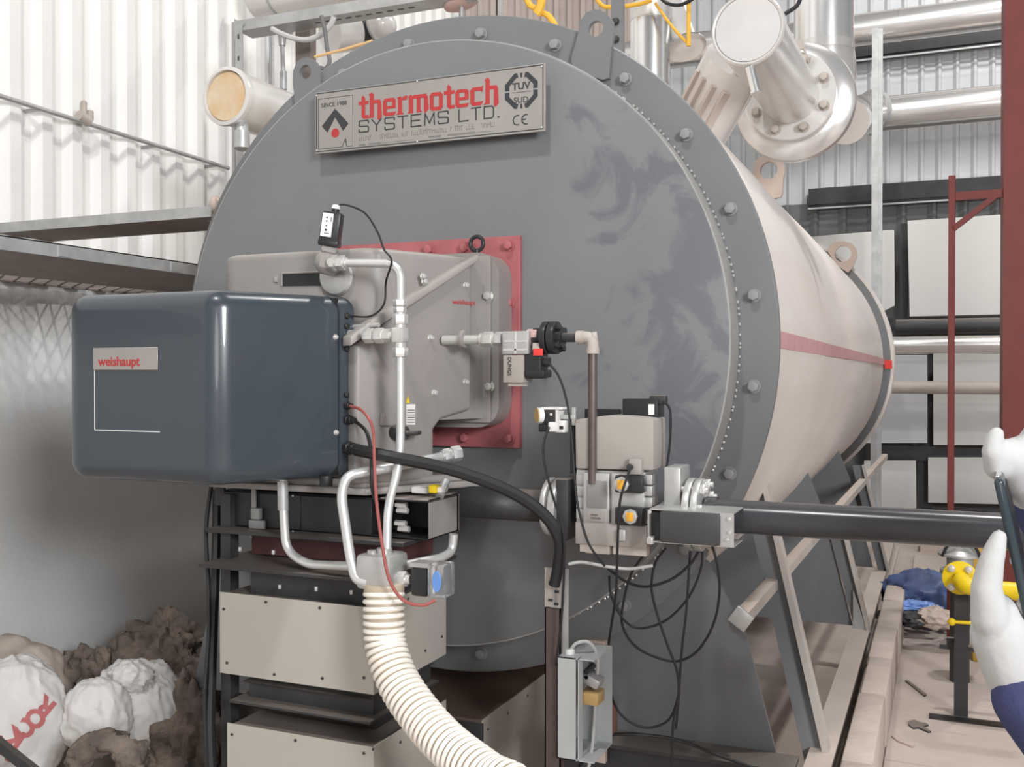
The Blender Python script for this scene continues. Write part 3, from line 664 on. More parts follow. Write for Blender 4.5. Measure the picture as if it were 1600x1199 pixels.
for x, y in ((541, 494), (540, 510), (540, 545), (540, 617)): inst('blanking_plug', bb, bur, sp(x, y, -.002), (0, 0, sa))
for x, y, rr, ln in ((541, 634, .011, .02), (542, 656, .014, .03), (542, 700, .019, .045)):
    q = sp(x, y, 0); b = MB(); b.hexn(q-sn*.004, q+sn*ln*.5, rr); b.hexn(q+sn*ln*.5, q+sn*ln, rr*.85).cyl(q+sn*ln, q+sn*(ln+.012), rr*.6, n=12); b.build('cable_gland', M_BLACK, bur)
# ledge under the burner trunk
b = MB(); b.prism([(.30, -.30, 1.165), (.09, -.66, 1.165), (-.45, -.66, 1.165), (-.5, -.3, 1.165)], (0, 0, .018), .003, 1).prism([(.28, -.31, 1.183), (.075, -.645, 1.183), (-.45, -.645, 1.183), (-.5, -.3, 1.183)], (0, 0, .022), .004, 1); b.build('base_ledge', M_BURN, bur)

# ================================================================== GAS TRAIN
YG = -.42
def pbox(b, x0, y0, x1, y1, Y, dep, bev=0, seg=2):
    a, c = at(x0, y1, Y), at(x1, y0, Y); b.bx((a.x, Y, a.z), (c.x, Y+dep, c.z), bev, seg); return b
def PB(x0, y0, x1, y1, Y, dep, bev=0): return pbox(MB(), x0, y0, x1, y1, Y, dep, bev)
AX = at(960, 797, YG+.06); gz = AX.z; gy = YG+.06
def gx(x): return at(x, 797, gy).x
t = thing('gas_valve', 'silver double gas valve with a beige actuator box on top, right of the burner', 'valve', (AX.x, gy, gz-.15))
b = MB(); pbox(b, 900, 738, 1008, 828, YG-.0, .14, .004); b.build('valve_body', M_ALU, t)
for k in range(4):
    PB(900, 742+k*18, 914, 757+k*18, YG-.006, .02, .002).build('body_rib', M_ALU, t); PB(995, 742+k*18, 1019, 757+k*18, YG-.004, .03, .002).build('body_rib', M_ALU, t)
b = PB(911, 740, 952, 826, YG-.016, .02, .003); b.build('inlet_panel', M_ALU, t)
pbox(MB(), 916, 752, 948, 794, YG-.0175, .004, .006).build('sight_window', mat('grey_window', (.25, .24, .23), .25), t)
b = PB(917, 800, 945, 815, YG-.018, .003, .001); lb = b.build('maker_label', M_BEIGE, t)
b = MB(); pbox(b, 923, 804, 934, 806, YG-.0186, .0007); pbox(b, 923, 809, 938, 811, YG-.0186, .0007); b.build('print', mat('grey_ink', (.16, .155, .15)), lb)
b = PB(955, 741, 1006, 828, YG-.012, .02, .003); b.build('switch_panel', M_ALU, t)
b = MB()
a0, a1, a2, a3 = at(899, 733, YG-.01), at(1021, 736, YG-.01), at(1021, 655, YG-.01), at(898, 656, YG-.01); mid = at(965, 648, YG-.01)
pr = [a0, a1, a2]+[a2.lerp(a3, k/6)+V((0, 0, (mid.z-a2.z)*math.sin(math.pi*k/6))) for k in range(1, 6)]+[a3]
b.prism(pr, (0, .13, 0), .006, 2); b.build('actuator_box', M_BEIGE, t, 30)
PB(972, 624, 1028, 660, YG+.06, .07, .004).build('top_controller', M_BLACK, t)
PB(1013, 632, 1022, 648, YG+.058, .003).build('controller_label', M_WHITE, t)
b = PB(1014, 618, 1040, 632, YG+.07, .03, .006); b.build('controller_plug', M_DARK, t)
PB(913, 640, 967, 656, YG+.10, .03, .003).build('rear_terminal', M_BLACK, t)
PB(899, 823, 1010, 850, YG-.03, .05, .002).build('base_plate', M_BEIGE, t)
b = PB(906, 850, 915, 862, YG-.025, .03); pbox(b, 915, 850, 952, 864, YG-.025, .03); pbox(b, 958, 850, 1010, 866, YG-.025, .03); b.build('base_bracket', M_TAN, t)
for k, (xx, yy) in enumerate(((972, 757), (986, 807))):
    x0 = 960 if k == 0 else 960
    sw = PB(x0, 745 if k == 0 else 795, 1004, 770 if k == 0 else 820, YG-.05, .04, .005).build('pressure_switch', M_BLACK, t)
    q = at(xx, yy, YG-.052); MB().cyl(q, q+V((0, -.012, 0)), .021, n=8, bev=.003).build('dial_rim', M_ALU, sw)
    MB().box(q+V((0, -.0128, 0)), (.020, .003, .024), None, .0014).build('amber_dial', M_ORANGE, sw)
PB(964, 828, 977, 846, YG-.045, .035, .004).build('plug', M_ALU, t)
PB(982, 717, 1002, 742, YG-.03, .03, .004).build('coil_plug', M_BEIGE, t)
q = at(985, 730, YG-.032); MB().cyl(q, q+V((0, -.008, 0)), .009, n=12).build('plug_gland', M_DARK, t)
# flanges along the train
b = MB(); b.cyl((gx(858), gy, gz), (gx(866), gy, gz), .083, n=40, bev=.003).cyl((gx(870), gy, gz), (gx(881), gy, gz), .083, n=40, bev=.003).cyl((gx(866), gy, gz), (gx(870), gy, gz), .06); b.build('inlet_flange', M_ALU, t)
b = MB(); b.bx((gx(879), gy-.06, gz-.085), (gx(899), gy+.06, gz+.085), .006); b.build('inlet_block', M_DARK, t)
fbm = bolt_mesh(.011, .02, 'flange_bolt', M_NUT)
for a in (45, 135, 225, 315):
    inst('flange_bolt', fbm, t, (gx(881), gy+.065*math.cos(math.radians(a)), gz+.065*math.sin(math.radians(a))), (0, 0, math.radians(90)))
b = MB(); pbox(b, 1037, 731, 1063, 790, YG+.0, .11, .004); b.build('outlet_block', M_ALU, t)
b = MB(); b.cyl((gx(1050), gy, gz), (gx(1080), gy, gz), .045).cyl((gx(1076), gy, gz), (gx(1087), gy, gz), .098, n=40, bev=.003).cyl((gx(1089), gy, gz), (gx(1100), gy, gz), .098, n=40, bev=.003).cyl((gx(1087), gy, gz), (gx(1089), gy, gz), .06); b.build('outlet_flange', M_ALU, t)
b = MB()
for a in (30, 75, 120, 165): 
    c = V((0, .082*math.cos(math.radians(a)), .082*math.sin(math.radians(a))+.0)); b.cyl(V((gx(1048), gy, gz))+c, V((gx(1112), gy, gz))+c, .0085, n=10).hexn(V((gx(1100), gy, gz))+c, V((gx(1107), gy, gz))+c, .015)
b.build('stud', M_NUT, t)
# controller on the bracket
t = thing('valve_controller', 'flat dark control box on a silver bracket, in front of the gas valve flange', 'controller', at(1080, 850, YG-.08))
b = MB(); a0 = at(1012, 795, YG-.10); a1 = at(1147, 797, YG-.10)
b.bx((a0.x, YG-.10, a0.z-.003), (a1.x, YG+.06, a0.z)); 
zb = at(1080, 850, YG-.10).z; b.bx((a1.x-.035, YG-.102, zb), (a1.x, YG-.098, a0.z)).bx((a0.x-.004, YG-.10, zb-.003), (a1.x, YG+.02, zb)).bx((a0.x, YG-.10, zb), (a0.x+.004, YG+.03, a0.z)); b.build('bracket', M_ALU, t)
b = PB(1030, 804, 1124, 848, YG-.115, .10, .006); b.build('lower_housing', mat('charcoal_plastic', (.055, .055, .057), .45), t)
PB(1018, 806, 1138, 846, YG-.08, .07, .004).build('inner_box', M_DARK, t)
cb = bolt_mesh(.005, .008, 'bracket_screw', M_NUT, False)
for x, y in ((1141, 832), (1137, 843), (1140, 811), (1016, 800), (1016, 840)): inst('bracket_screw', cb, t, at(x, y, YG-.102))
PB(1010, 840, 1020, 851, YG-.105, .03, .003).build('earth_clip', M_NUT, t)
# black gas pipe to the right, dark pipe to the burner
q0 = V((gx(1104), gy, gz)); t = tag(MB().cyl(q0, q0+V((2.6, 0, 0)), .044, n=40).cyl(q0, q0+V((.03, 0, 0)), .05, n=32).build('gas_pipe', M_GASP), 'thick black gas pipe leading right from the valve', 'pipe')
t = tag(MB().cyl((gx(857), gy, gz), (gx(720), gy, gz), .046, n=36).cyl((gx(720), gy, gz), (gx(690), gy, gz), .046, .06, n=36).build('burner_gas_pipe', M_DARK), 'thick dark pipe between the valve inlet flange and the burner, in shadow', 'pipe')
# vertical ignition gas pipe with elbow, flange pair and solenoid
YV = -.43
t = thing('pilot_gas_line', 'thin gas line with dark flange pair, from the burner side down to the valve', 'gas line', at(925, 745, YV))
e = at(931, 527, YV); zf = e.z
b = MB(); b.cyl((at(926, 600, YV).x, YV, at(926, 756, YV).z), (at(926, 600, YV).x, YV, zf-.03), .0125, n=18); b.build('vertical_pipe', M_BROWN, t)
xv = at(926, 600, YV).x
b = MB(); b.tube([(xv, YV, zf-.04), (xv, YV, zf), (xv-.04, YV, zf)], .0165, 14, bend=.025).cyl((xv, YV, zf-.045), (xv, YV, zf-.028), .0185, n=16).cyl((xv-.045, YV, zf), (xv-.026, YV, zf), .0185, n=16).cyl((xv, YV, zf), (xv+.012, YV+.004, zf+.002), .014, n=14); b.build('elbow', M_TAN, t)
def vx(x): return at(x, 527, YV).x
b = MB(); b.cyl((xv-.03, YV, zf), (vx(862), YV, zf), .013, n=16); b.build('horizontal_pipe', M_DARK, t)
b = MB(); b.cyl((vx(850), YV, zf), (vx(859), YV, zf), .046, n=32, bev=.002).cyl((vx(861), YV, zf), (vx(872), YV, zf), .046, n=32, bev=.002).cyl((vx(835), YV, zf), (vx(880), YV, zf), .028, n=24); b.build('flange_pair', M_BLACK, t)
fm = bolt_mesh(.009, .014, 'flange_bolt', M_BLACK)
for a in (35, 125, 215, 305): inst('flange_bolt', fm, t, (vx(872), YV+.035*math.cos(math.radians(a)), zf+.035*math.sin(math.radians(a))), (0, 0, math.radians(90)))
sv = MB()
pbox(sv, 784, 517, 826, 554, YV-.035, .07, .004); sv = sv.build('solenoid_body', M_ALU, t)
b = MB(); pbox(b, 787, 532, 802, 535, YV-.037, .004); pbox(b, 806, 532, 822, 535, YV-.037, .004); pbox(b, 803.5, 518, 806, 553, YV-.037, .004); pbox(b, 786, 545, 824, 548, YV-.037, .004); b.build('body_rib', M_SILV, sv)
sc = PB(786, 555, 818, 598, YV-.033, .066, .002).build('solenoid_coil', M_BEIGE, t)
text('coil_lettering', 'DUNGS', .0155, M_INK, sc, at(793.5, 558, YV-.0335), xd=(0, 0, -1), ud=(1, 0, 0), ex=.0006, bold=.0003)
PB(794, 598, 816, 604, YV-.02, .04).build('coil_foot', M_TAN, t)
b = PB(819, 551, 845, 592, YV-.03, .06, .006); pbox(b, 819, 578, 850, 590, YV-.032, .064, .005); b.build('solenoid_plug', M_BLACK, t)
q = at(852, 566, YV); MB().cyl(q-V((.012, 0, -.004)), q+V((.012, 0, .0)), .014, n=14).build('plug_gland', M_DARK, t)
b = MB(); pbox(b, 828, 515, 838, 528, YV-.03, .05, .003); b.cyl((vx(826), YV, zf), (vx(852), YV, zf), .026, n=20); b.build('adaptor', M_PINK, t)
b = PB(832, 536, 846, 546, YV-.034, .002); b.build('tan_tag', M_TAN, t)
b = PB(833, 545, 848, 556, YV-.036, .003, .001); b.build('red_tag', M_REDB, t)
b = MB(); L0 = vx(786)-vx(729); a0 = V((vx(729), YV, zf-.002))
hexrow(b, a0, (1, 0, 0), [(-.075, L0*.45, .0135, 18), (L0*.40, L0*.46, .019, 18), (L0*.46, L0*.74, .0225, 6), (L0*.74, L0*.80, .018, 18), (L0*.80, L0*1.0, .0215, 6)]); b.build('union_fitting', M_NUT, t)
b = MB(); q = V((vx(726), YV, zf)); b.cyl(q-V((.012, 0, 0)), q+V((.003, 0, 0)), .026, n=24, bev=.003); b.build('wall_collar', M_BURN, t)
# small pressure switch with tan dial, left of the valve
t = thing('gas_pressure_switch', 'small white and black pressure switch with a round tan dial, left of the actuator', 'pressure switch', at(860, 675, YG))
PB(841, 663, 857, 675, YG-.0, .05, .003).build('switch_base', M_BLACK, t)
b = PB(846, 642, 869, 662, YG+.0, .045, .002); b.build('switch_housing', M_DARK, t)
b = MB(); pbox(b, 845, 637, 878, 640, YG-.004, .055, .001); pbox(b, 868, 640, 872, 662, YG-.002, .05); b.build('cover_bracket', M_WHITE, t)
q = at(850, 649, YG-.004); d = (q-CAM); dd = V((-.62, -.55, 0)).normalized()
MB().cyl(q+dd*.005, q+dd*.02, .0215, n=28, bev=.002).build('dial_rim', M_WHITE, t); MB().cyl(q+dd*.02, q+dd*.023, .0195, n=28).build('dial_face', M_TAND, t)
q = at(861, 648, YG-.003); MB().sph(q, .005).build('glint_screw', M_NUT, t)
PB(856, 660, 872, 675, YG-.012, .03, .004).build('plug', M_WHITE, t); b = PB(868, 658, 882, 676, YG-.01, .03, .002).build('plug_block', M_WHITE, t)
PB(874, 666, 880, 671, YG-.0115, .002).build('plug_socket', M_INK, t)
b = PB(875, 649, 898, 655, YG+.01, .02, .002); pbox(b, 893, 637, 899, 665, YG+.012, .018, .002); b.build('mounting_pipe', M_ALU, t)
b = MB(); b.cyl(at(896, 655, YG+.05), at(896, 740, YG+.05), .009, n=12); b.build('riser_pipe', M_DARK, t)

# ================================================================== SILVER TUBES UNDER AND BESIDE THE BURNER
def ptube(b, pts, r, n=14, bend=.035):
    P = [at(x, y, Y) for x, y, Y in pts]; b.tube(P, r, n, bend=bend); return b
t = thing('ignition_pipework', 'silver tube looping from the sensor elbow down past the burner to the block', 'pipework', at(600, 920, -.78))
ptube(MB(), [(530, 411, -.70), (612, 412, -.70), (626, 426, -.70), (626, 480, -.70)], .0115, 14, .06).build('upper_tube', M_SILV, t)
ptube(MB(), [(625.5, 555, -.70), (626, 690, -.70), (622, 735, -.72), (606, 790, -.76), (604, 880, -.78)], .0118, 14, .12).build('lower_tube', M_SILV, t)
def atq(x, y, Y): return at(x, y, Y)
b = MB(); xq = at(625, 500, -.70).x
def zq(y): return at(625, y, -.70).z
for y0, y1, rr in ((468, 479, .0195), (479, 489, .0175), (491, 507, .0215)): b.hexn((xq, -.70, zq(y1)), (xq, -.70, zq(y0)), rr)
b.cyl((xq, -.70, zq(545)), (xq, -.70, zq(489)), .0155, n=16)
b.hexn((xq, -.70, zq(558)), (xq, -.70, zq(543)), .0215); b.build('compression_nut', M_NUT, t)
b = MB(); b.bx((xq-.018, -.718, zq(536)), (xq+.018, -.682, zq(512)), .004); yy = zq(524)
for x0, x1, rr in ((592, 612, .018), (586, 600, .021), (570, 585, .02)): b.hexn((at(x0, 524, -.70).x, -.70, yy), (at(x1, 524, -.70).x, -.70, yy), rr)
b.cyl((at(575, 524, -.7).x, -.70, yy), (xq, -.70, yy), .0145, n=14); b.build('tee_fitting', M_NUT, t)
b = MB(); b.cyl(at(574, 523, -.68), at(546, 521, -.66), .010, n=12).cyl(at(592, 508, -.66), at(546, 511, -.64), .0065, n=12); b.build('side_tube', M_SILV, t)
b = MB(); q = at(532, 411, -.70); b.hexn(q-V((.028, 0, 0)), q-V((.012, 0, 0)), .022).hexn(q-V((.008, 0, 0)), q+V((.014, 0, 0)), .021).cyl(q-V((.035, 0, 0)), q+V((.02, 0, 0)), .015, n=14); b.build('elbow_nut', M_NUT, t)
# branch tubes
ptube(MB(), [(718, 707, -.45), (688, 714, -.50), (600, 733, -.72), (541, 743, -.80), (533, 775, -.81), (547, 870, -.81), (556, 906, -.82), (575, 911, -.82)], .0135, 14, .07).build('branch_tube', M_SILV, t)
b = MB(); q, p = at(722, 707, -.45), at(690, 713, -.50); u = (q-p).normalized(); b.hexn(p+u*.005, p+u*.028, .019).cyl(p, p+u*.06, .0165).hexn(p+u*.03, p+u*.06, .022); b.build('branch_union', M_GALV, t)
ptube(MB(), [(443, 750, -.70), (443, 800, -.70), (447, 860, -.70), (478, 882, -.70), (566, 886, -.73)], .0125, 14, .08).build('return_tube', M_SILV, t)
MB().cyl(at(441.5, 752, -.70), at(442.5, 797, -.70), .0155, n=14).build('tube_sleeve', M_GALV, t)
ptube(MB(), [(620, 886, -.74), (690, 872, -.60), (706, 862, -.55), (709, 835, -.55)], .0125, 14, .06).build('right_tube', M_SILV, t)
b = MB(); q = at(598, 895, -.78); b.bx((q.x-.053, -.83, at(598, 921, -.8).z), (q.x+.05, -.73, at(598, 866, -.8).z), .012); b.build('manifold_block', M_ALU, t)
b = MB(); zt = at(598, 866, -.8).z; b.cyl((q.x+.005, -.78, zt-.002), (q.x+.005, -.78, zt+.012), .02, n=18).cyl((q.x-.02, -.80, zt), (q.x-.02, -.80, zt+.008), .012, n=12); b.build('block_collar', M_ALU, t)
# pressure gauge switch
t = thing('blue_dial_switch', 'clear and grey pressure switch with a blue oval dial beside the corrugated hose', 'pressure switch', at(665, 935, -.76))
b = MB(); b.cyl(at(622, 905, -.77), at(642, 906, -.77), .012, n=14).hexn(at(626, 905, -.77), at(636, 905, -.77), .02); b.build('spigot', M_NUT, t)
PB(641, 888, 667, 932, -.79, .07, .008).build('switch_body', M_BLACK, t)
b = PB(667, 884, 695, 934, -.80, .06, .006); b.build('clear_cover', M_CLEAR, t)
q = at(683, 909, -.8035)
MB().prism([q+V((.0125*math.cos(k*math.pi/12), 0, .027*math.sin(k*math.pi/12))) for k in range(24)], (0, -.004, 0), .001, 1).build('blue_dial', M_BLUE, t)
PB(640, 882, 672, 886, -.79, .05).build('top_strap', M_ALU, t)
# corrugated hose
t = thing('corrugated_hose', 'cream ribbed flexible hose curving down to the right from the silver block', 'hose', at(700, 1150, -.85))
HP = [at(x, y, Y) for x, y, Y in [(600, 918, -.79), (600, 960, -.80), (603, 1010, -.81), (622, 1065, -.84), (655, 1115, -.88), (700, 1165, -.93), (760, 1212, -.99), (830, 1262, -1.05)]]
HP += [V((.89, -1.13, .36)), V((1.02, -1.19, .15)), V((1.2, -1.28, .06)), V((1.45, -1.45, .058))]
CP = catmull(HP, 48); hr = .051
MB().tube(CP[::6], hr*.91, 24, 1).build('liner', M_HOSE, t)
b = MB(); acc = 0
segs = []
for a, c in zip(CP, CP[1:]):
    acc += (c-a).length
    if acc > .0170: segs.append((c, (c-a).normalized())); acc = 0
for c, d in segs: b.torus(c, d, hr*.95, .0062, 26, 8)
o = b.build('rib', M_HOSER, t); o['kind'] = 'stuff'
MB().cyl(HP[0]+V((0, 0, .012)), HP[0]-V((0, 0, .012)), hr*1.03, n=28, bev=.003).build('hose_clamp', M_HOSE, t)

# ================================================================== CABINET AND PANELLED DUCT BELOW THE BURNER
t = thing('terminal_cabinet', 'flat dark open-fronted cabinet with a grey end plate, under the burner', 'cabinet', (-.1, -.5, 1.04))
X0, X1, Z0, Z1 = -.455, .255, 1.045, 1.150
MB().bx((X0, -.585, Z0), (.05, -.42, Z1), .002, 1).build('body', M_DARKP, t)
MB().bx((X0, -.598, Z0), (-.17, -.585, Z1-.004), .001, 1).build('front_panel', M_DARKP, t)
MB().bx((-.168, -.598, Z0), (.07, -.585, Z1-.004), .001, 1).build('front_panel', M_DARKP, t)
b = MB(); b.bx((.05, -.60, Z0), (X1, -.42, Z0+.003)).bx((.05, -.60, Z1-.003), (X1, -.42, Z1)).bx((.05, -.43, Z0), (X1, -.42, Z1)); b.build('tray', M_DARKP, t)
MB().bx((X1-.003, -.60, Z0), (X1, -.416, Z1+.004)).build('end_plate', M_BURN, t)
MB().bx((.10, -.60, Z1+.001), (X1, -.416, Z1+.004)).build('top_plate', M_BURN, t)
for x, y in ((626, 789), (628, 798), (625, 818), (630, 827)):
    q = at(x, y, -.56); MB().hexn(q-V((.015, 0, 0)), q+V((.02, 0, 0)), .009).build('terminal', M_NUT, t)
for x, y in ((458, 775), (458, 831)): inst('screw', bolt_mesh(.003, .003, 'screw', M_WHITE, False), t, at(x, y, -.598))
b = PB(642, 762, 668, 771, -.54, .05, .004); b.build('white_relay', M_WHITE, t)
PB(669, 759, 681, 771, -.56, .03, .004).build('yellow_cap', M_YEL, t); PB(681, 762, 690, 770, -.55, .04, .002).build('white_relay', M_WHITE, t)
q = at(692, 764, -.52); MB().cyl(q-V((.0, .02, .02)), q+V((0, .02, .02)), .012, n=14).build('conduit_stub', M_GALV, t)
for x, y in ((398, 783), (398, 800)):
    pass
b = PB(392, 765, 399, 795, -.61, .006, .001); pbox(b, 391, 795, 404, 812, -.62, .02, .003); pbox(b, 388, 814, 412, 826, -.612, .012, .003); b.build('hanging_catch', mat('grey_catch', (.22, .22, .215), .5), t)
b = PB(335, 760, 350, 790, -.60, .01, .002); b.build('hinge_plate', M_DARK, t)

t = thing('panelled_duct', 'tall duct clad in cream panels and dark flanges under the burner', 'duct', (-.12, -.45, 0))
def shelf(z, x0, x1, y0, y1, h=.006):
    return MB().bx((x0, y0, z), (x1, y1, z+h), .0015, 1).build('flange_plate', M_DARK, t)
def neck(z0, z1, x0, x1, y0, y1, m=M_DARK): return MB().bx((x0, y0, z0), (x1, y1, z1)).build('duct_neck', m, t)
shelf(1.028, -.47, .2, -.65, -.3, .012); neck(.955, 1.028, -.38, .12, -.55, -.32, mat('maroon_paint', (.09, .035, .033), .6))
shelf(.938, -.44, .19, -.72, -.3, .01); neck(.86, .938, -.30, .10, -.66, -.32)
X0, X1, Y0, Y1 = -.378, .138, -.70, -.27
zt, zb_ = .868, .633
MB().bx((X0+.004, Y0+.004, zb_+.01), (X1-.004, Y1, zt-.006)).build('duct_core', M_DARK, t)
MB().bx((X0, Y0, zb_), (X1-.001, Y0+.003, zt)).build('cream_panel', M_CREAMP, t)
MB().bx((X1-.003, Y0+.003, zb_), (X1, Y1, zt+.002)).build('cream_panel', M_CREAMP, t)
ps = bolt_mesh(.0045, .003, 'screw', M_DARK, False)
for x, y in ((350, 952), (416, 941), (500, 950), (355, 1036), (429, 1054), (504, 1060), (569, 1059)): inst('screw', ps, t, at(x, y, Y0))
for x, y in ((637, 936), (664, 1017), (690, 995), (662, 905), (600, 1052)): inst('screw', ps, t, atx(x, y, X1), (0, 0, math.radians(90)))
b = MB(); lo = [V((-.26, -.58, .49)), V((.07, -.58, .49)), V((.07, -.3, .49)), V((-.26, -.3, .49))]; hi = [V((-.345, -.68, .545)), V((.11, -.68, .545)), V((.11, -.29, .545)), V((-.345, -.29, .545))]
va = [b.bm.verts.new(q) for q in lo]; vb = [b.bm.verts.new(q) for q in hi]
for k in range(4): b.bm.faces.new((va[k], va[(k+1) % 4], vb[(k+1) % 4], vb[k]))
b.bm.faces.new(va[::-1]); b.bm.faces.new(vb); b.build('tapered_neck', M_DARK, t)
neck(.553, .633, -.32, .10, -.64, -.3); shelf(.545, -.355, .12, -.69, -.28, .008); shelf(.60, -.33, .10, -.66, -.28, .004)
MB().bx((X0+.03, Y0+.004, 0), (X1-.004, Y1, .482)).build('duct_core', M_DARK, t)
MB().bx((X0+.025, Y0, 0), (X1-.001, Y0+.003, .49)).build('cream_panel', M_CREAMP, t)
MB().bx((X1-.003, Y0+.003, 0), (X1, Y1, .492)).build('cream_panel', M_CREAMP, t)
for x, y in ((363, 1148), (462, 1157), (569, 1177)): inst('screw', ps, t, at(x, y, Y0))
for x, y in ((582, 1171), (625, 1160)): inst('screw', ps, t, atx(x, y, X1), (0, 0, math.radians(90)))
MB().bx((-.44, -.62, 0), (-.405, -.58, 1.14)).build('corner_post', M_DARK, t)
MB().bx((-.385, -.50, 0), (-.36, -.46, 1.03)).build('corner_post', mat('maroon_paint', (.09, .035, .033), .6), t)
cl = bolt_mesh(.005, .012, 'clip', M_GALV, False)
for x, y in ((437, 914), (494, 917), (549, 922), (375, 855), (427, 860)): inst('clip', cl, t, at(x, y, -.70), (math.radians(90), 0, 0))
t = thing('base_duct', 'low cream-clad duct with a dusty brown top beneath the boiler', 'duct', (-.1, .4, 0))
MB().bx((-.55, -.205, 0), (.232, 1.2, .418)).build('duct_core', mat('brown_dust', (.17, .115, .085), .85, var=.2, dust=0), t)
MB().bx((.232, -.21, 0), (.236, 1.2, .421)).build('cream_panel', M_CREAMP, t)
MB().bx((-.55, -.212, 0), (.236, -.206, .412)).build('dark_panel', M_DARK, t)
a0, c0 = at(706, 1145, -.213), at(738, 1190, -.213); MB().bx((a0.x, -.218, c0.z-.1), (c0.x, -.212, a0.z), .004).build('access_door', M_DARK, t)
for x, y in ((762, 1140), (793, 1115), (824, 1087)): inst('screw', ps, t, atx(x, y, .2362), (0, 0, math.radians(90)))

# ================================================================== SKID, SADDLES, KERB
t = thing('support_skid', 'grey steel skid with slanting legs and saddle plates carrying the boiler', 'skid', (.9, 2, 0))
Ys = .035
for sx in (1, -1):
    pts = [V((sx*(.40 if 0 else .553), Ys, .30))]+[V((sx*at(x, y, Ys).x, Ys, at(x, y, Ys).z)) for x, y in [(1222, 1215), (1165, 990), (1106, 878), (1085, 868)]]
    pts.append(V((sx*.62, Ys, .75))); pts.append(V((sx*.553, Ys, .70)))
    MB().prism(pts, (0, .014, 0)).build('saddle_plate', M_BOIL, t)
b = MB(); b.bx((.40, -.06, .14), (1.16, -.05, .352)).bx((.40, -.1, .352), (1.16, .03, .364)); b.build('cross_beam', M_DARK, t)
for sx in (1, -1):
    b = MB(); b.bx((sx*1.13, .0, .19), (sx*1.215, 6.2, .205)).bx((sx*1.165, 0, 0.012), (sx*1.18, 6.2, .19)).bx((sx*1.13, 0, 0), (sx*1.215, 6.2, .012)); b.build('skid_beam', mat('dusty_beam', (.52, .47, .43), .7, var=.15, dust=.5), t)
def leg(Y, x0, x1, x2, ya, xb0, xb1, xb2, yb):
    W0, W1, W2 = at(x0, ya, Y), at(x1, ya, Y), at(x2, ya, Y); B0, B1, B2 = at(xb0, yb, Y), at(xb1, yb, Y), at(xb2, yb, Y)
    def ext(a, bq): return a+(a-bq)*.35
    for sx in (1, -1):
        f = lambda p: V((sx*p.x, p.y, p.z))
        MB().prism([f(ext(W0, B0)), f(ext(W1, B1)), f(B1), f(B0)], (0, .012, 0)).build('leg_web', M_BOIL, t)
        MB().prism([f(ext(W1, B1))+V((0, -.03, 0)), f(ext(W2, B2))+V((0, -.03, 0)), f(B2)+V((0, -.03, 0)), f(B1)+V((0, -.03, 0))], (0, .065, 0)).build('leg_flange', mat('dusty_beam', (.52, .47, .43)), t)
leg(.56, 1176, 1209, 1218, 833, 1257, 1290, 1301, 1190)
leg(2.35, 1299, 1320, 1326, 844, 1337, 1356, 1361, 990)
leg(4.0, 1342, 1357, 1361, 770, 1372, 1386, 1390, 893)
for y in (2.35,):
    MB().prism([(1.135, y-.02, .205), (1.205, y-.02, .205), (1.135, y-.02, .40)], (0, .012, 0)).build('gusset', M_GALV, t)
for y, fx in ((2.37, 1.0), (4.05, 1.0)):
    pts = [V((-1.13*fx, y, .21)), V((1.13*fx, y, .21)), V((.98, y, .80)), V((.90, y, 1.0)), V((.5, y, .62)), V((-.5, y, .62)), V((-.90, y, 1.0)), V((-.98, y, .80))]
    MB().prism(pts, (0, .014, 0)).build('saddle_plate', M_BOIL, t)
P0, P1 = at(1158, 967, Ys-.01), at(1383, 713, 6.0)
b = MB(); b.bar(P0, P1, .042, .036, (0, 0, 1)); b.build('long_brace', mat('dusty_beam', (.52, .47, .43)), t)
MB().box(P0+V((.0, -.0, 0)), (.06, .02, .055), Matrix.Rotation(math.radians(35), 3, 'Y'), .003).build('brace_plate', M_ALU, t)
q = at(1150, 800, .04); MB().bar(at(1098, 852, .0), at(1165, 795, .5), .05, .05).build('upper_brace', M_BOARD, t)
tr = MB().bx((1.255, -.9, 0), (1.34, 3.45, .05)); tr = struct('trim_1', tr, M_KERB)
y = -.9
while y < 3.4:
    ln = min(random.uniform(.55, .85), 3.45-y); s = MB(); s.bx((1.245+random.uniform(-.004, .004), y+.002, 0.0), (1.348+random.uniform(-.005, .005), y+ln-.002, .22+random.uniform(-.003, .003)), .012, 2); s.build('kerb_stone', M_KERB, tr); y += ln

# ================================================================== POST, ENCLOSURE AND CABLES
YP = -.50
t = thing('cable_post', 'brown channel post with a perforated bracket on top, beside the white-clad duct', 'post', at(866, 1250, YP))
b = MB(); a0, a1 = at(851, 950, YP), at(876, 950, YP); b.bx((a0.x, YP, 0), (a1.x, YP+.004, a0.z)).bx((a0.x, YP, 0), (a0.x+.004, YP+.03, a0.z)).bx((a1.x-.004, YP, 0), (a1.x, YP+.03, a0.z)); b.build('channel', mat('brown_steel', (.11, .075, .065), .5, var=.2), t)
b = PB(876, 890, 888, 1040, YP+.012, .004); b.build('grey_strip', M_GALV, t)
b = MB(); A, C = at(851, 948, YP-.004), at(876, 889, YP-.004)
b.bx((A.x, YP-.004, A.z), (C.x, YP-.001, C.z)); br = b.build('perforated_bracket', M_BEIGE, t)
b = MB()
for x, y, wd in ((869, 900, 10), (861, 911.5, 9), (870, 925, 8), (860, 938, 8), (869, 944, 8)):
    q = at(x, y, YP-.0046); b.box(q, (wd*.0017, .0012, .0075), None, .0005)
b.build('slot', M_INK, br)
t = thing('junction_box', 'open grey enclosure with connectors inside, beside the brown post', 'enclosure', at(900, 1180, -.50))
YE = -.52
a, c = at(870, 1185, YE), at(905, 1030, YE)
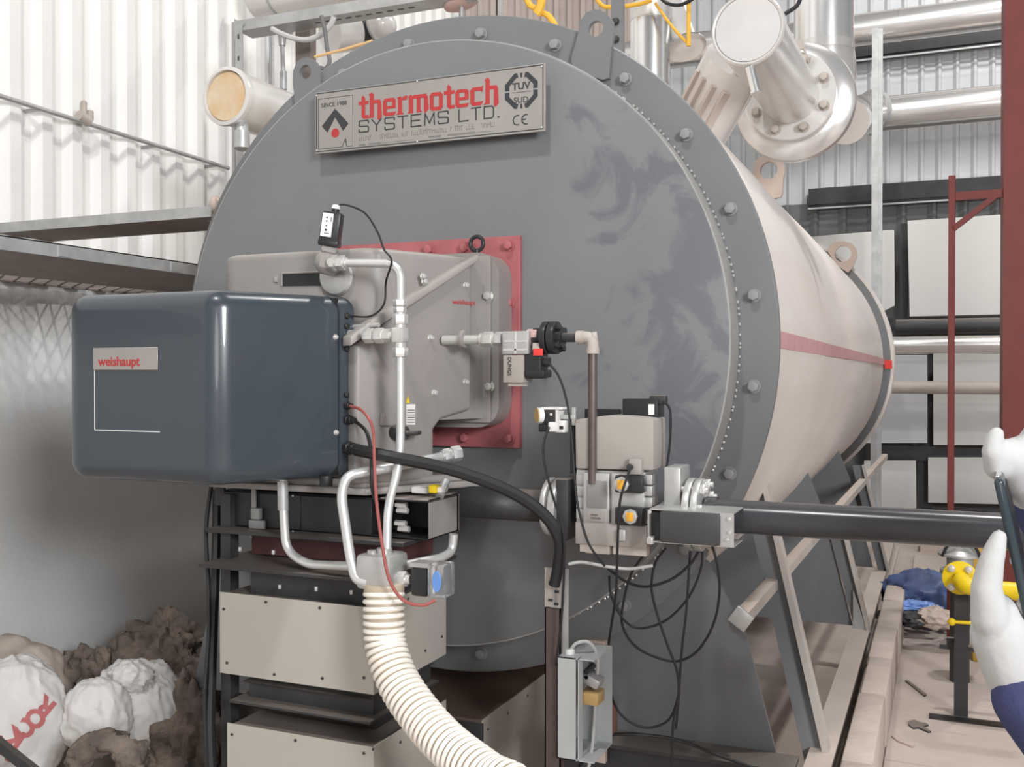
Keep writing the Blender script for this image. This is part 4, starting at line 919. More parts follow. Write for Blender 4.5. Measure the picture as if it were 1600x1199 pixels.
b = MB(); b.bx((a.x, YE, a.z), (a.x+.003, YE+.16, c.z)).bx((a.x, YE, a.z), (c.x-.01, YE+.003, c.z)).bx((a.x, YE+.157, a.z), (a.x+.105, YE+.16, c.z)).bx((a.x, YE, c.z-.003), (a.x+.105, YE+.16, c.z)).bx((a.x, YE, a.z), (a.x+.105, YE+.16, a.z+.003)); b.build('case', M_BOXG, t)
b = MB(); b.bx((a.x+.06, YE+.0, a.z), (a.x+.063, YE+.03, c.z)).bx((a.x+.06, YE+.13, a.z), (a.x+.063, YE+.16, c.z)); b.build('front_lip', M_BOXG, t)
q = at(903, 1092, YE+.03)+V((.030, .035, 0)); MB().box(q, (.05, .06, .034), None, .004).build('connector', M_TAND, t)
q = at(907, 1066, YE+.03)+V((.024, .035, 0)); MB().box(q, (.05, .05, .028), Matrix.Rotation(.4, 3, 'Y'), .006).build('connector', M_GALV, t); 
q = at(902, 1050, YE+.03)+V((.022, .04, 0)); b = MB(); b.cyl(q-V((.0, .03, 0)), q+V((0, .03, 0)), .008, n=10).cyl(q-V((.0, .03, .015)), q+V((0, .03, -.015)), .006, n=10); b.build('terminal', M_BLACK, t)
q = at(890, 1024, YE+.04); MB().cyl(q-V((0, 0, .02)), q+V((0, 0, .018)), .014, n=16, bev=.003).build('white_gland', M_WHITE, t)
t = tag(PB(921, 1003, 946, 1190, -.10, .02).build('backing_board', M_BOARD), 'pale board standing behind the grey open enclosure', 'board')
b = PB(938, 1107, 957, 1147, -.25, .05, .003); t = tag(b.build('rust_block', mat('rust_brown', (.21, .10, .075), .7)), 'small rust-brown block beside the grey open enclosure', 'block')
def cable(name, pts, r, m, label, Y=None, cat='cable', sub=6, group=None):
    P = [at(p[0], p[1], Y if len(p) == 2 else p[2]) for p in pts]
    o = MB().tube(P, r, 8, sub).build(name, m); return tag(o, label, cat, group)
cable('black_conduit', [(556, 703, -.72), (600, 712, -.74), (700, 733, -.66), (790, 765, -.60), (845, 800, -.56), (873, 840, -.54), (872, 885, -.52), (866, 915, -.515)], .0165, M_RUB, 'thick black conduit from the slate cover sweeping down to the brown post', cat='conduit')
cable('red_wire', [(547, 635, -.70), (566, 642, -.73), (582, 668, -.75), (585, 720, -.80), (588, 780, -.82), (597, 850, -.86), (608, 905, -.87), (630, 938, -.86), (660, 946, -.84), (680, 938, -.82)], .0042, M_WIRE, 'thin red wire hanging from the slate cover to the blue dial switch')
cable('black_wire', [(556, 659, -.68), (573, 676, -.72), (580, 710, -.74), (581, 760, -.80), (590, 790, -.80)], .005, M_RUB, 'short black wire curving out of the slate cover beside the red wire')
cable('sensor_cable', [(524, 322, -.67), (540, 320, -.66), (570, 333, -.64), (590, 363, -.63), (600, 390, -.64), (612, 408, -.72), (603, 440, -.66), (600, 475, -.66), (580, 494, -.66), (549, 494, -.66)], .0028, M_RUB, 'thin black cable looping from the flame sensor to the slate cover')
cable('solenoid_cable', [(858, 568, YV-.01), (874, 590, -.45), (886, 630, -.47), (893, 680, -.48), (899, 760, -.50), (905, 800, -.50), (920, 850, -.50), (945, 885, -.48)], .0034, M_RUB, 'black cable from the solenoid plug hanging down left of the actuator')
cable('switch_cable', [(858, 668, -.44), (850, 690, -.47), (850, 720, -.50), (862, 770, -.53), (880, 830, -.55), (881, 900, -.54), (876, 980, -.53), (868, 1040, -.52)], .0034, M_RUB, 'black cable from the tan-dial switch down to the brown post')
cable('valve_cable', [(985, 732, -.47), (975, 760, -.52), (968, 790, -.52), (965, 850, -.50), (962, 930, -.45), (952, 1000, -.34), (948, 1050, -.31), (965, 1110, -.34), (1005, 1137, -.32), (1045, 1125, -.32), (1062, 1080, -.33)], .0034, M_RUB, 'black cable from the amber-dial switches sweeping low in front of the saddle plate')
YC = -.36
CG = 'cables hanging under the control box'
cable('hanging_cable', [(1040, 857), (1024, 880), (1018, 915), (1024, 950), (1040, 1000), (1058, 1050), (1060, 1090), (1052, 1130), (1050, 1199)], .0035, M_RUB, 'leftmost loop of the black cables under the control box, ending at the floor', YC)
cable('hanging_cable', [(1079, 853), (1076, 900), (1072, 960), (1066, 1010), (1063, 1050), (1060, 1100), (1056, 1140)], .0035, M_RUB, 'straight black cable hanging from the middle of the control box', YC+.01)
cable('hanging_cable', [(1096, 853), (1080, 880), (1050, 905), (1010, 917), (980, 910), (955, 893), (940, 880)], .0038, M_RUB, 'upper shallow black loop from the control box towards the valve base', YC-.01)
cable('hanging_cable', [(1097, 855), (1095, 890), (1075, 935), (1040, 970), (1000, 982), (974, 968), (955, 930), (952, 900)], .0034, M_RUB, 'second black loop below the control box, crossing the flange bolt', YC+.02)
cable('hanging_cable', [(1113, 852), (1122, 890), (1124, 930), (1115, 975), (1092, 1015), (1062, 1033), (1030, 1029), (995, 1012), (975, 985), (972, 955), (985, 900), (1010, 862)], .0036, M_RUB, 'widest and deepest black loop hanging right of the control box', YC+.03)
cable('grey_cable', [(888, 882, -.45), (910, 879, -.44), (950, 886, -.43), (985, 889, -.42), (1020, 884, -.40)], .0045, M_GREYC, 'pale grey cable running level under the gas valve')
cable('white_cable', [(890, 1020, -.48), (900, 1006, -.48), (920, 1004, -.46), (933, 1025, -.44), (933, 1060, -.44), (930, 1100, -.44), (926, 1160, -.45), (920, 1199, -.45)], .0048, M_GREYC, 'pale cable arching out of the grey enclosure')
cable('floor_cable', [(905, 1199, -.45), (930, 1160, -.35), (960, 1148, -.22), (1020, 1150, -.16), (1070, 1160, -.14), (1120, 1180, -.14), (1185, 1203, -.15)], .0048, M_RUB, 'black cable lying along the cross beam at the bottom')
cable('bundle_cable', [(330, 760, -.58), (322, 830, -.60), (326, 920, -.62), (326, 1000, -.63), (320, 1090, -.66), (324, 1210, -.68)], .0065, M_RUB, 'outer left cable of the black bundle left of the panelled duct')
cable('bundle_cable', [(339, 765, -.56), (338, 850, -.58), (334, 960, -.60), (331, 1050, -.63), (329, 1130, -.66), (332, 1210, -.68)], .014, M_RUB, 'thicker right cable of the black bundle left of the panelled duct')
cable('controller_cable', [(1036, 628, -.38), (1045, 636, -.37), (1048, 655, -.37), (1046, 700, -.36), (1040, 740, -.36)], .0034, M_RUB, 'short black cable behind the actuator box')
#__TOP__

# ================================================================== PIPEWORK ABOVE THE BOILER
# right: flanged valve pipe with blank end, duct above it
XP, ZP = .96, 2.635
t = thing('flanged_outlet', 'big white blanked pipe bolted to a wide flange above the right of the boiler', 'pipe', (XP, 1.2, 2.1))
c0, c1 = at(1168, 45, .30), at(1236, 152, 1.25)
ax = (c1-c0).normalized(); r0 = .1135
MB().lathe([(0, 0), (r0*.93, 0), (r0*.95, .004), (r0*.95, .012)], c0, ax, 48).build('end_cap', M_CAP, t)
MB().lathe([(r0*.95, .001), (r0*1.01, -.004), (r0*1.05, .004), (r0*1.05, .016), (r0, .03), (r0, (c1-c0).length*.8), (r0*1.02, (c1-c0).length)], c0, ax, 48).build('pipe_jacket', M_WPIPE, t)
q = c1; MB().lathe([(0, -.03), (.178, -.03), (.182, -.026), (.182, .02), (0, .02)], q, ax, 56).build('pipe_flange', M_WPIPE, t)
MB().lathe([(0, .02), (.16, .02), (.16, .05), (.21, .055), (.245, .08), (.25, .10), (.25, .115), (.2, .20), (0, .22)], q, ax, 56).build('valve_disc', M_LPIPE, t)
qm = ax.to_track_quat('Z', 'Y').to_matrix(); fo = bolt_mesh(.017, .035, 'flange_bolt', M_TAN)
rotq = (-ax).to_track_quat('-Y', 'Z').to_euler()
rq = V((0, -1, 0)).rotation_difference(-ax).to_euler()
for k in range(8):
    a = math.radians(22.5+45*k); o = inst('flange_bolt', fo, t, q-ax*.03+qm@V((.147*math.cos(a), .147*math.sin(a), 0)), rq)
q = at(1172, 105, .32); q2 = at(1181, 142, .32); b = MB(); b.cyl(q, q2, .016, n=18).cyl(q2, q2+(q2-q).normalized()*.008, .019, n=18); b.build('drain_stub', M_CHROME, t)
pa_, pb_2 = at(1150, 95, .75), at(1098, 192, .9)
b = MB(); b.cyl(pa_, pb_2+(pb_2-pa_)*.25, .118, n=40); b.build('branch', M_WPIPE, t)
u = (pb_2-pa_).normalized()
b = MB()
for k, s_ in enumerate((.0, .06, .12, .18)):
    p = pa_.lerp(pb_2, .55)
    side = u.cross(V((0, 1, 0))).normalized(); a = 1.0+k*.42; n_ = (side*math.cos(a)+u.cross(side)*math.sin(a)).normalized()
    if n_.y > 0: n_ = -n_
    b.bar(pa_.lerp(pb_2, .25)+n_*.118, pb_2+n_*.118+u*.05, .03, .016)
b.build('branch_streak', mat('branch_reflection', (.56, .49, .44), .45), t)  # tan bars stand in for reflections streaking the shiny branch
qd = at(1287, 60, 1.62); 
b = MB(); b.cyl(V((qd.x, qd.y, at(1287, 78, 1.62).z)), V((qd.x, qd.y, 5.2)), .128, n=48); b.build('riser_jacket', M_CHROME, t)
b = MB(); b.cyl(V((qd.x, qd.y, at(1287, 80, 1.62).z-.012)), V((qd.x, qd.y, at(1287, 70, 1.62).z+.0)), .132, n=48); b.build('riser_band', M_LPIPE, t)
b = MB(); b.tube([V((qd.x, qd.y, at(1287, 78, 1.62).z)), V((qd.x+.0, qd.y, at(1287, 130, 1.62).z)), c1+ax*.30, c1+ax*.16], [.128, .15], 32, 8); b.build('elbow_jacket', M_LPIPE, t)
b = MB(); q = at(1258, 78, 1.2); b.tube([at(1252, 62, 1.2), at(1262, 95, 1.2)], .005, 6, 1).cyl(at(1262, 92, 1.2), at(1264, 99, 1.2), .014, .002, n=10).box(at(1249, 70, 1.2), (.03, .01, .04)); b.build('clip_bracket', M_TAN, t)
# left pipe with stained cap
XL, ZL2 = -1.07, 2.6
c0 = at(353, 150, .15); ax = V((.02, 1, .0)).normalized(); r0 = .108
t = thing('blanked_pipe', 'pale pipe with an orange stained blank end, above the left of the boiler', 'pipe', c0+V((0, 0, -.3)))
MB().lathe([(0, .003), (r0*.88, .003), (r0*.9, .01)], c0, ax, 48).build('stained_cap', M_RUSTCAP, t)
MB().lathe([(r0*.9, .006), (r0*.93, -.006), (r0*1.06, -.002), (r0*1.08, .012), (r0*1.02, .03), (r0, .05), (r0, 1.6)], c0, ax, 48).build('pipe_jacket', M_WPIPE, t)
q = at(378, 205, .17); q2 = at(378, 232, .17); MB().cyl(at(378, 188, .2), q2, .026, n=18).cyl(q, q2, .030, n=18).build('drain_stub', M_GALV, t)
q = at(415, 172, .35); q2 = at(470, 235, .45); MB().tube([at(405, 160, .38), q, q2], .052, 20, 4).build('side_branch', M_WPIPE, t)
# left frame
YF2 = .9
t = thing('pipe_rack', 'galvanised slotted frame standing above the left shoulder of the boiler', 'frame', at(375, 235, YF2))
pz0, pz1 = 1.92, at(372, 33, YF2).z; xa, xb2 = at(362, 100, YF2).x, at(373, 100, YF2).x; xc = at(385, 100, YF2).x
MB().bx((xa, YF2, pz0), (xb2, YF2+.005, pz1)).build('post_face', M_GALV, t)
MB().bx((xb2, YF2-.03, pz0), (xc, YF2-.026, pz1-.03)).bx((xb2-.002, YF2-.03, pz0), (xb2+.002, YF2+.005, pz1)).build('post_flange', M_GALV, t)
sl = MB().box((0, 0, 0), (.008, .0015, .022), None, .0006).mesh('slot', M_INK)
for k in range(5): inst('slot', sl, t, V(((xb2+xc)/2, YF2-.0308, at(380, 60+k*34, YF2).z)))
A = at(372, 40, YF2-.02); Bq = at(700, -12, YF2-.02); zz = A.z
MB().bx((A.x, YF2-.025, zz-.028), (Bq.x+.1, YF2-.02, zz+.022)).build('rail_face', M_GALV, t)
MB().bx((A.x, YF2-.02, zz-.028), (Bq.x+.1, YF2+.09, zz-.024)).build('rail_underside', M_GALV, t)
sl2 = MB().box((0, 0, 0), (.03, .012, .001)).mesh('slot', M_INK)
for k in range(10): inst('slot', sl2, t, V((A.x+.42+k*.055, YF2+.03, zz-.0285)))
MB().prism([(xb2, YF2-.031, pz1-.03), (xc+.012, YF2-.031, pz1-.03), (xb2, YF2-.031, pz1-.10)], (0, .004, 0)).build('corner_gusset', M_GALV, t)
# things behind the frame
t = thing('upper_duct', 'pale horizontal lagged pipe behind the slotted frame, top left', 'pipe', at(460, 5, 1.6))
z = at(440, -10, 1.6).z; MB().cyl((at(400, 0, 1.6).x, 1.6, z), (at(640, 0, 1.6).x, 1.6, z), .11, n=36).build('jacket', M_WPIPE, t)
q = at(432, 0, 1.6); MB().cyl((q.x, 1.6, z), (q.x+.012, 1.6, z), .114, n=36).build('band', M_GALV, t)
q = at(418, 80, 1.4); t = tag(MB().cyl((q.x, 1.4, 1.95), (q.x, 1.4, at(418, 30, 1.4).z), .035, n=24).build('silver_riser', M_CHROME), 'bright silver vertical pipe behind the slotted frame', 'pipe')
q = at(472, 60, 1.0); a = at(461, 60, 1.0).x; c = at(485, 60, 1.0).x
t = tag(MB().bx((a, 1.0, at(470, 95, 1.0).z-.2), (c, 1.05, at(470, 32, 1.0).z), .004).build('brown_bracket', mat('brown_bracket_paint', (.20, .165, .145), .6, var=.2)), 'brown steel bracket behind the left lifting eye', 'bracket')
t = thing('pendant_fitting', 'small white fitting hanging under the slotted frame', 'fitting', at(442, 85, 1.05))
q = at(446, 48, 1.05); MB().sph(q, .035, (1.2, 1, .8)).build('head', M_WHITE, t); q1 = at(441, 62, 1.05); MB().cyl(q1+V((0, 0, .02)), q1-V((0, 0, .03)), .022, .016, n=16).build('cup', M_GALV, t)
MB().cyl(at(441, 70, 1.05), at(443, 138, 1.05), .011, n=12).cyl(at(443, 112, 1.05), at(443, 140, 1.05), .018, n=12).build('stem', M_GALV, t)
cable('white_hose', [(425, 45), (438, 52), (460, 60), (480, 62), (500, 55), (516, 40), (522, 26)], .013, M_GREYC, 'pale hose looping under the slotted frame', .86)
cable('black_hose', [(502, 25), (508, 50), (511, 75), (515, 95), (509, 107), (500, 106)], .010, mat('dark_hose', (.14, .14, .14), .5), 'dark hose hanging behind the boiler rim, top left', .8)
t = thing('fan_motor', 'white cylinder with a black ring and motor behind the boiler rim, top left', 'motor', at(560, 80, 2.0))
c0 = at(515, 52, 2.0); c1 = at(552, 50, 2.15); u = (c1-c0).normalized()
MB().cyl(c0, c1, .115, n=36).build('drum', M_WPIPE, t); MB().cyl(c1, c1+u*.05, .117, n=36).build('black_ring', M_BLACK, t); MB().cyl(c1+u*.05, c1+u*.08, .09, n=36).build('end_plate', M_WHITE, t)
q = at(573, 48, 2.2); MB().bx(q+V((-.025, 0, -.1)), q+V((.02, .05, .1)), .004).build('bracket', M_DARK, t)
q = at(594, 40, 2.2); MB().sph(q, .10, (1, 1, .9), 20, 12).box(q+V((.0, -.03, .06)), (.10, .06, .03), Matrix.Rotation(.35, 3, 'Y'), .008).build('motor_body', M_WPIPE, t)
cable('orange_rod', [(492, 89), (535, 78), (582, 64)], .006, M_WOOD, 'thin orange rod leaning behind the boiler rim', .5, 'rod', 1)
# top middle
t = thing('handwheel', 'pink primed handwheel disc above the top of the boiler', 'handwheel', at(722, 20, 1.0))
q = at(721, 11, 1.0); MB().lathe([(0, .0), (.06, .0), (.075, .006), (.078, .02), (.06, .03), (.02, .035), (.02, .09), (0, .09)], q, V((-.22, -.12, 1)), 36).build('disc', M_PINK, t)
MB().cyl(q, (q.x, q.y, 2.69), .012, n=14).build('stem', M_GALV, t)
a, c = at(775, 20, 1.2).x, at(789, 20, 1.2).x
t = thing('slotted_upright', 'dark slotted upright behind the top of the boiler', 'post', ((a+c)/2, 1.2, 2.6))
MB().bx((a, 1.2, 2.6), (a+.022, 1.205, 3.6)).build('slotted_face', M_DARK, t); MB().bx((a+.022, 1.17, 2.6), (c, 1.175, 3.6)).build('side_face', M_GALV, t)
for y in (4, 22): inst('hole', MB().cyl((0, 0, 0), (0, -.001, 0), .007, n=12).mesh('hole', M_INK), t, at(780, y, 1.1995))
cable('yellow_rope', [(822, -4), (828, 8), (838, 14), (846, 20), (856, 24), (864, 34), (868, 42)], .012, M_ROPE, 'yellow rope knotted above the top of the boiler', .55, 'rope')
cable('yellow_rope', [(842, -6), (846, 2), (843, 14), (838, 22)], .016, M_ROPE, 'short thick yellow rope end beside the knot above the boiler', .53, 'rope')
a, c = at(955, 40, .9).x, at(972, 40, .9).x
t = thing('grey_upright', 'grey bolted steel upright right behind the right lifting eye', 'post', ((a+c)/2, .9, 2.4))
MB().bx((a, .9, 2.4), (c, .94, 3.6)).build('upright', M_BOIL, t)
for y in (34, 62):
    inst('bolt', bolt_mesh(.013, .015, 'bolt', M_DARK), t, at(962, y, .9))
q = at(1016, 70, 1.6)
t = thing('silver_riser_pipe', 'bright silver vertical pipe behind the right shoulder of the boiler', 'pipe', (q.x, 1.6, 2.3))
MB().cyl((q.x, 1.6, 2.2), (q.x, 1.6, at(1016, 10, 1.6).z), .094, n=40).build('jacket', M_CHROME, t)
MB().cyl((q.x, 1.6, at(1016, 34, 1.6).z), (q.x, 1.6, at(1016, 9, 1.6).z), .0965, n=40).build('collar', M_SILV, t)
MB().cyl((q.x, 1.6, at(1016, 9, 1.6).z), (q.x, 1.6, at(1016, -12, 1.6).z), .06, n=24).build('orange_top', M_ROPE, t)
cable('yellow_strap', [(930, -5), (938, 6), (948, 11), (975, 10), (1005, 5), (1018, 0)], .010, M_ROPE, 'yellow strap tied to the top of the silver vertical pipe', 1.45, 'strap')
cable('yellow_strap', [(1024, 5), (1045, 35), (1062, 55), (1075, 68)], .007, M_ROPE, 'thin slanting yellow strap right of the silver vertical pipe', 1.45, 'strap')
cable('yellow_strap', [(1076, -5), (1076, 30), (1076, 72)], .010, M_ROPE, 'upright yellow strap hanging beside the slanting grey pipe', 1.44, 'strap')
t = thing('slanting_pipe', 'grey slanting pipe with a bright open flange, right of the silver vertical pipe', 'pipe', at(1072, 80, 1.7))
a, c = at(1046, -10, 1.75), at(1072, 72, 1.65); u = (c-a).normalized()
MB().cyl(a, c, .062, n=28).build('jacket', M_WPIPE, t); MB().lathe([(.07, 0), (.092, .0), (.094, .012), (.07, .02), (.03, .012), (0, .012)], c, u, 32).build('flange', M_LPIPE, t)
cable('black_loop', [(1030, -6), (1042, 5), (1062, 8), (1080, 0), (1088, -8)], .008, M_RUB, 'black cable loop at the top edge left of the big blanked pipe', 1.4)
cable('black_loop', [(1252, -6), (1246, 8), (1236, 16), (1226, 22)], .008, M_RUB, 'black cable passing behind the big blanked pipe at the top edge', 1.0)
t = thing('grey_cross_pipe', 'horizontal bright pipe between the slanting pipe and the big blanked pipe', 'pipe', at(1085, 74, 3.2)+V((0, 0, -.5)))
q, q2 = at(1046, 78, 3.2)-V((.3, 0, 0)), at(1120, 70, 3.2)+V((.25, 0, 0)); q2.z = q.z
MB().cyl(q, q2, .085, n=28).build('jacket', M_LPIPE, t)
MB().cyl(((q.x+q2.x)/2+.1, 3.2, 2.55), ((q.x+q2.x)/2+.1, 3.2, q.z), .03, n=16).build('support_leg', M_GALV, t)

# ================================================================== RIGHT: FLOOR VALVE, TARPAULIN, DEBRIS
YVV = 1.72
q = at(1500, 904, YVV)
t = thing('floor_valve', 'yellow flanged gas pipe on a dark floor post with a yellow lever', 'valve', (q.x, YVV, 0))
MB().cyl((q.x, YVV, q.z), (q.x, YVV+.02, q.z), .072, n=36, bev=.003).build('flange', M_YEL, t)
b = MB(); b.tube([(q.x+.01, YVV+.01, q.z-.005), (q.x+.012, YVV-.05, q.z-.012), (q.x+.06, YVV-.075, q.z-.02), (q.x+.30, YVV-.075, q.z-.025)], .037, 20, 6); b.build('elbow', M_YEL, t)
fq = bolt_mesh(.013, .022, 'flange_bolt', M_NUT)
for a in (50, 130, 230, 310): inst('flange_bolt', fq, t, (q.x+.053*math.cos(math.radians(a)), YVV, q.z+.053*math.sin(math.radians(a))))
x0, x1 = at(1491, 1000, YVV+.03).x, at(1513, 1000, YVV+.03).x
MB().bx((x0, YVV+.025, 0), (x1, YVV+.07, q.z-.04)).build('post', M_DARK, t)
MB().bx((x0-.10, YVV-.06, .0), (x1+.16, YVV+.0, .012)).build('base_plate', M_DARKP, t)
z5 = at(1500, 1010, YVV+.07).z; MB().bx((x0-.06, YVV+.07, z5-.02), (x1+.14, YVV+.11, z5)).bx((x0-.03, YVV+.07, z5), (x0+.01, YVV+.10, z5+.03)).build('pipe_shelf', M_DARK, t)
a, c = at(1487, 972, YVV), at(1545, 976, YVV); MB().sph(a, .017).build('lever_knob', M_YEL, t); MB().tube([a, c], .0075, 10, 1).build('lever', M_YEL, t)
t = thing('pump_head', 'silver and black pump head behind the yellow flange', 'pump', at(1500, 890, 2.3))
q = at(1500, 868, 2.3); MB().lathe([(0, .07), (.05, .07), (.075, .03), (.10, .01), (.10, 0), (.06, -.01), (.06, -.06), (.09, -.07), (.09, -.09), (0, -.09)], q, (0, 0, 1), 28).build('bonnet', M_ALU, t)
MB().tube([q+V((-.08, -.06, .0)), q+V((-.04, -.07, .07)), q+V((.05, -.07, .07)), q+V((.09, -.06, .0))], .008, 8, 4).build('handle', M_BLACK, t)
MB().cyl((q.x, 2.3, 0), (q.x, 2.3, q.z-.08), .045, n=20).build('pump_column', M_DARK, t)
oa, ob_ = at(1520, 885, 2.7), at(1556, 858, 2.7)
t = tag(MB().bx((oa.x, 2.7, 0), (ob_.x, 2.9, ob_.z), .01).build('ochre_box', mat('ochre_paint', (.48, .30, .06), .6)), 'ochre box behind the yellow flange', 'box')
def lump(name, c, sz, m, label, cat, seed, amp=.18, freq=2.2, u=48, v=28, kind=None, group=None, fold=0, flat=True, rotz=0, cut=True):
    b = MB(); vs = bmesh.ops.create_uvsphere(b.bm, u_segments=u, v_segments=v, radius=1)['verts']
    off = V((seed*3.7, seed*1.9, seed*5.3)); R_ = Matrix.Rotation(rotz, 3, 'Z')
    for x in vs:
        p = x.co.copy(); n0 = noise.fractal(p*freq+off, 1.0, 2.0, 5)
        d = 1+amp*n0
        if fold:
            w1 = 1-min(1, 3.2*abs(noise.noise(V((p.x*2.2, p.y*2.2, p.z*1.1))+off))); w2 = 1-min(1, 3.5*abs(noise.noise(V((p.x*4.6, p.y*4.6, p.z*2.2))+off*2)))
            d += fold*(w1*w1*.9+w2*w2*.45-.3)
        q = V((p.x*d*sz[0], p.y*d*sz[1], p.z*d*sz[2])); q = R_@q
        x.co = q+V(c)
        if cut and x.co.z < .004: x.co.z = .004
    o = b.build(name, m, None, 60); tag(o, label, cat, group)
    if kind: o['kind'] = kind
    return o
def lumppx(name, x, y, tt, rx, ry, rz, *a, **k):
    c = atd(x, y, tt); return lump(name, c, (rx, ry, rz), *a, **k)
lumppx('blue_tarpaulin', 1455, 928, 6.1, .27, .28, .13, M_TARP, 'crumpled dark blue tarpaulin on the floor beside the yellow valve', 'tarpaulin', 3, .18, 1.6, fold=.16)
lumppx('bright_tarpaulin', 1430, 948, 5.75, .13, .10, .03, M_TARPB, 'small bright blue sheet in front of the dark blue tarpaulin', 'tarpaulin', 5, .3, 2.6, fold=.2)
lumppx('grey_bag', 1462, 966, 5.45, .10, .09, .055, M_BOARD, 'tan crumpled bag on the floor in front of the blue tarpaulins', 'bag', 8, .3, 2.2)
lumppx('dark_rag', 1428, 968, 5.5, .10, .08, .035, mat('dark_rag_cloth', (.07, .07, .075), .8), 'dark rag lying against the kerb end', 'rag', 9, .4, 2.6)
def scrap(x, y, pts, m, label):
    b = MB(); P = [atz(x+px, y+py, .006) for px, py in pts]; b.prism(P, (0, 0, .006)); tag(b.build('floor_scrap', m), label, 'scrap')
scrap(1437, 1135, [(-18, -6), (-8, -8), (2, -4), (10, -3), (14, 0), (6, 2), (18, 10), (14, 11), (-2, 4), (-10, 5), (-18, -1)], M_DARK, 'torn black scrap lying on the dusty floor')
scrap(1428, 1073, [(-14, -8), (-9, -8), (20, 14), (16, 16)], M_DARK, 'thin dark strip lying on the dusty floor beside the kerb')
scrap(1415, 1160, [(-22, -8), (-4, -4), (14, 6), (12, 9), (-12, 0)], M_BOARD, 'pale torn scrap beside the kerb near the bottom')

# ================================================================== LEFT: SACKS AND WOOL
M_SK2 = M_SACK
pile = lumppx('insulation_pile', 245, 1120, 4.45, .40, .30, .36, M_WOOL, 'heap of brown matted insulation wool against the left wall', 'wool', 1, .42, 1.9, 90, 60, kind='stuff')
lumppx('insulation_tuft', 253, 1025, 4.5, .20, .17, .15, M_WOOL, 'upper brown wool clump on top of the heap', 'wool', 2, .5, 2.2, 64, 40, kind='stuff', cut=False)
lumppx('insulation_tuft', 305, 1150, 3.95, .16, .15, .22, M_WOOL, 'brown wool clump right of the white sack, near the black cables', 'wool', 4, .5, 2.2, 64, 40, kind='stuff', cut=False)
lumppx('insulation_tuft', 150, 1065, 4.35, .16, .13, .13, M_WOOL, 'brown wool clump between the two sacks', 'wool', 6, .5, 2.4, 56, 36, kind='stuff', cut=False)
b = MB(); P = [atd(x, y, 3.45) for x, y in [(118, 1215), (125, 1180), (150, 1163), (180, 1164), (205, 1180), (212, 1215)]]
b.tube(P, .045, 20, 8)
for v in b.bm.verts: v.co += V((1, 1, 1))*.02*noise.fractal(v.co*22, 1, 2, 4)
tag(b.build('wool_roll', M_WOOL, None, 70), 'thick arched roll of brown wool at the bottom edge below the white sack', 'wool')
s1 = lumppx('printed_sack', 28, 1128, 3.75, .20, .17, .25, M_SACK, 'white sack printed with big red letters, bottom left corner', 'sack', 11, .08, 1.3, 100, 64, fold=.045)
s2 = lumppx('tan_sack', 25, 1075, 4.0, .22, .16, .20, M_SACKT, 'tan sack behind the white sack with red letters', 'sack', 12, .12, 1.8, 64, 40)
s3 = lumppx('white_sack', 215, 1105, 3.95, .185, .16, .185, M_SACK, 'knotted white sack in the middle of the wool heap', 'sack', 13, .10, 1.4, 110, 70, fold=.085)
tp_ = ORG[s3.name]; kn = lumppx('sack_neck', 205, 1058, 3.86, .085, .07, .06, M_SACK, '', 'sack', 14, .12, 1.6, 64, 40, fold=.12, cut=False)
def adopt(ch, par):
    og = ORG[ch.name]; ch.data.transform(Matrix.Translation(og-ORG[par.name])); ch.location = (0, 0, 0); ch.parent = par; ORG[ch.name] = ORG[par.name]
    for k in ('label', 'category'):
        if k in ch: del ch[k]
adopt(kn, s3)
lo = lumppx('sack_flank', 150, 1120, 3.75, .13, .12, .14, M_SACK, '', 'sack', 15, .12, 1.4, 80, 50, fold=.07, cut=False); adopt(lo, s3)
# red letters: each laid onto the sack's surface
def on_sack(name, ch, px, py, size, rot, par):
    c = bpy.data.curves.new(name, 'FONT'); c.body = ch; c.size = size; c.extrude = .0; c.align_x = 'CENTER'; c.align_y = 'CENTER'; c.offset = .05*size; c.resolution_u = 3
    ob = bpy.data.objects.new(name, c); me = bpy.data.meshes.new_from_object(ob); bpy.data.objects.remove(ob)
    bm2 = bmesh.new(); bm2.from_mesh(me)
    from mathutils.bvhtree import BVHTree
    sb = bmesh.new(); sb.from_mesh(par.data); bvh = BVHTree.FromBMesh(sb)
    bmesh.ops.subdivide_edges(bm2, edges=bm2.edges, cuts=1); bmesh.ops.triangulate(bm2, faces=bm2.faces)
    og = ORG[par.name]; d0 = ray(px, py).normalized(); base = atd(px, py, 3.6)
    ca, sa = math.cos(rot), math.sin(rot)
    for v in bm2.verts:
        x, y = v.co.x*ca-v.co.y*sa, v.co.x*sa+v.co.y*ca
        p = base+RT*x+UP*y; hit = bvh.ray_cast(CAM-og, (p-CAM).normalized())
        v.co = (hit[0]+hit[1]*.0025+og) if hit[0] else p
    bm2.to_mesh(me); bm2.free(); sb.free(); me.materials.clear(); me.materials.append(mat('sack_print', (.45, .13, .13), .6)); me.name = name
    link(name, me, par)
for ch, x, y, r_ in (('R', 72, 1104, 2.45), ('O', 56, 1122, 2.5), ('C', 41, 1138, 2.55), ('K', 25, 1152, 2.55), ('W', 4, 1166, 2.6)):
    on_sack('letter', ch, x, y, .088, r_, s1)
qa = at(-10, 1160, -.9)
t = tag(MB().bar(atd(-30, 1140, 3.3), atd(60, 1212, 3.3), .03, .03).build('dark_rod', M_DARK), 'dark rod crossing the bottom left corner in front of the printed sack', 'rod')
t = tag(MB().bar(atd(285, 1012, 4.7), atd(345, 992, 4.5), .10, .02).build('pale_board', M_BOARD), 'upper pale board leaning behind the wool heap', 'board')
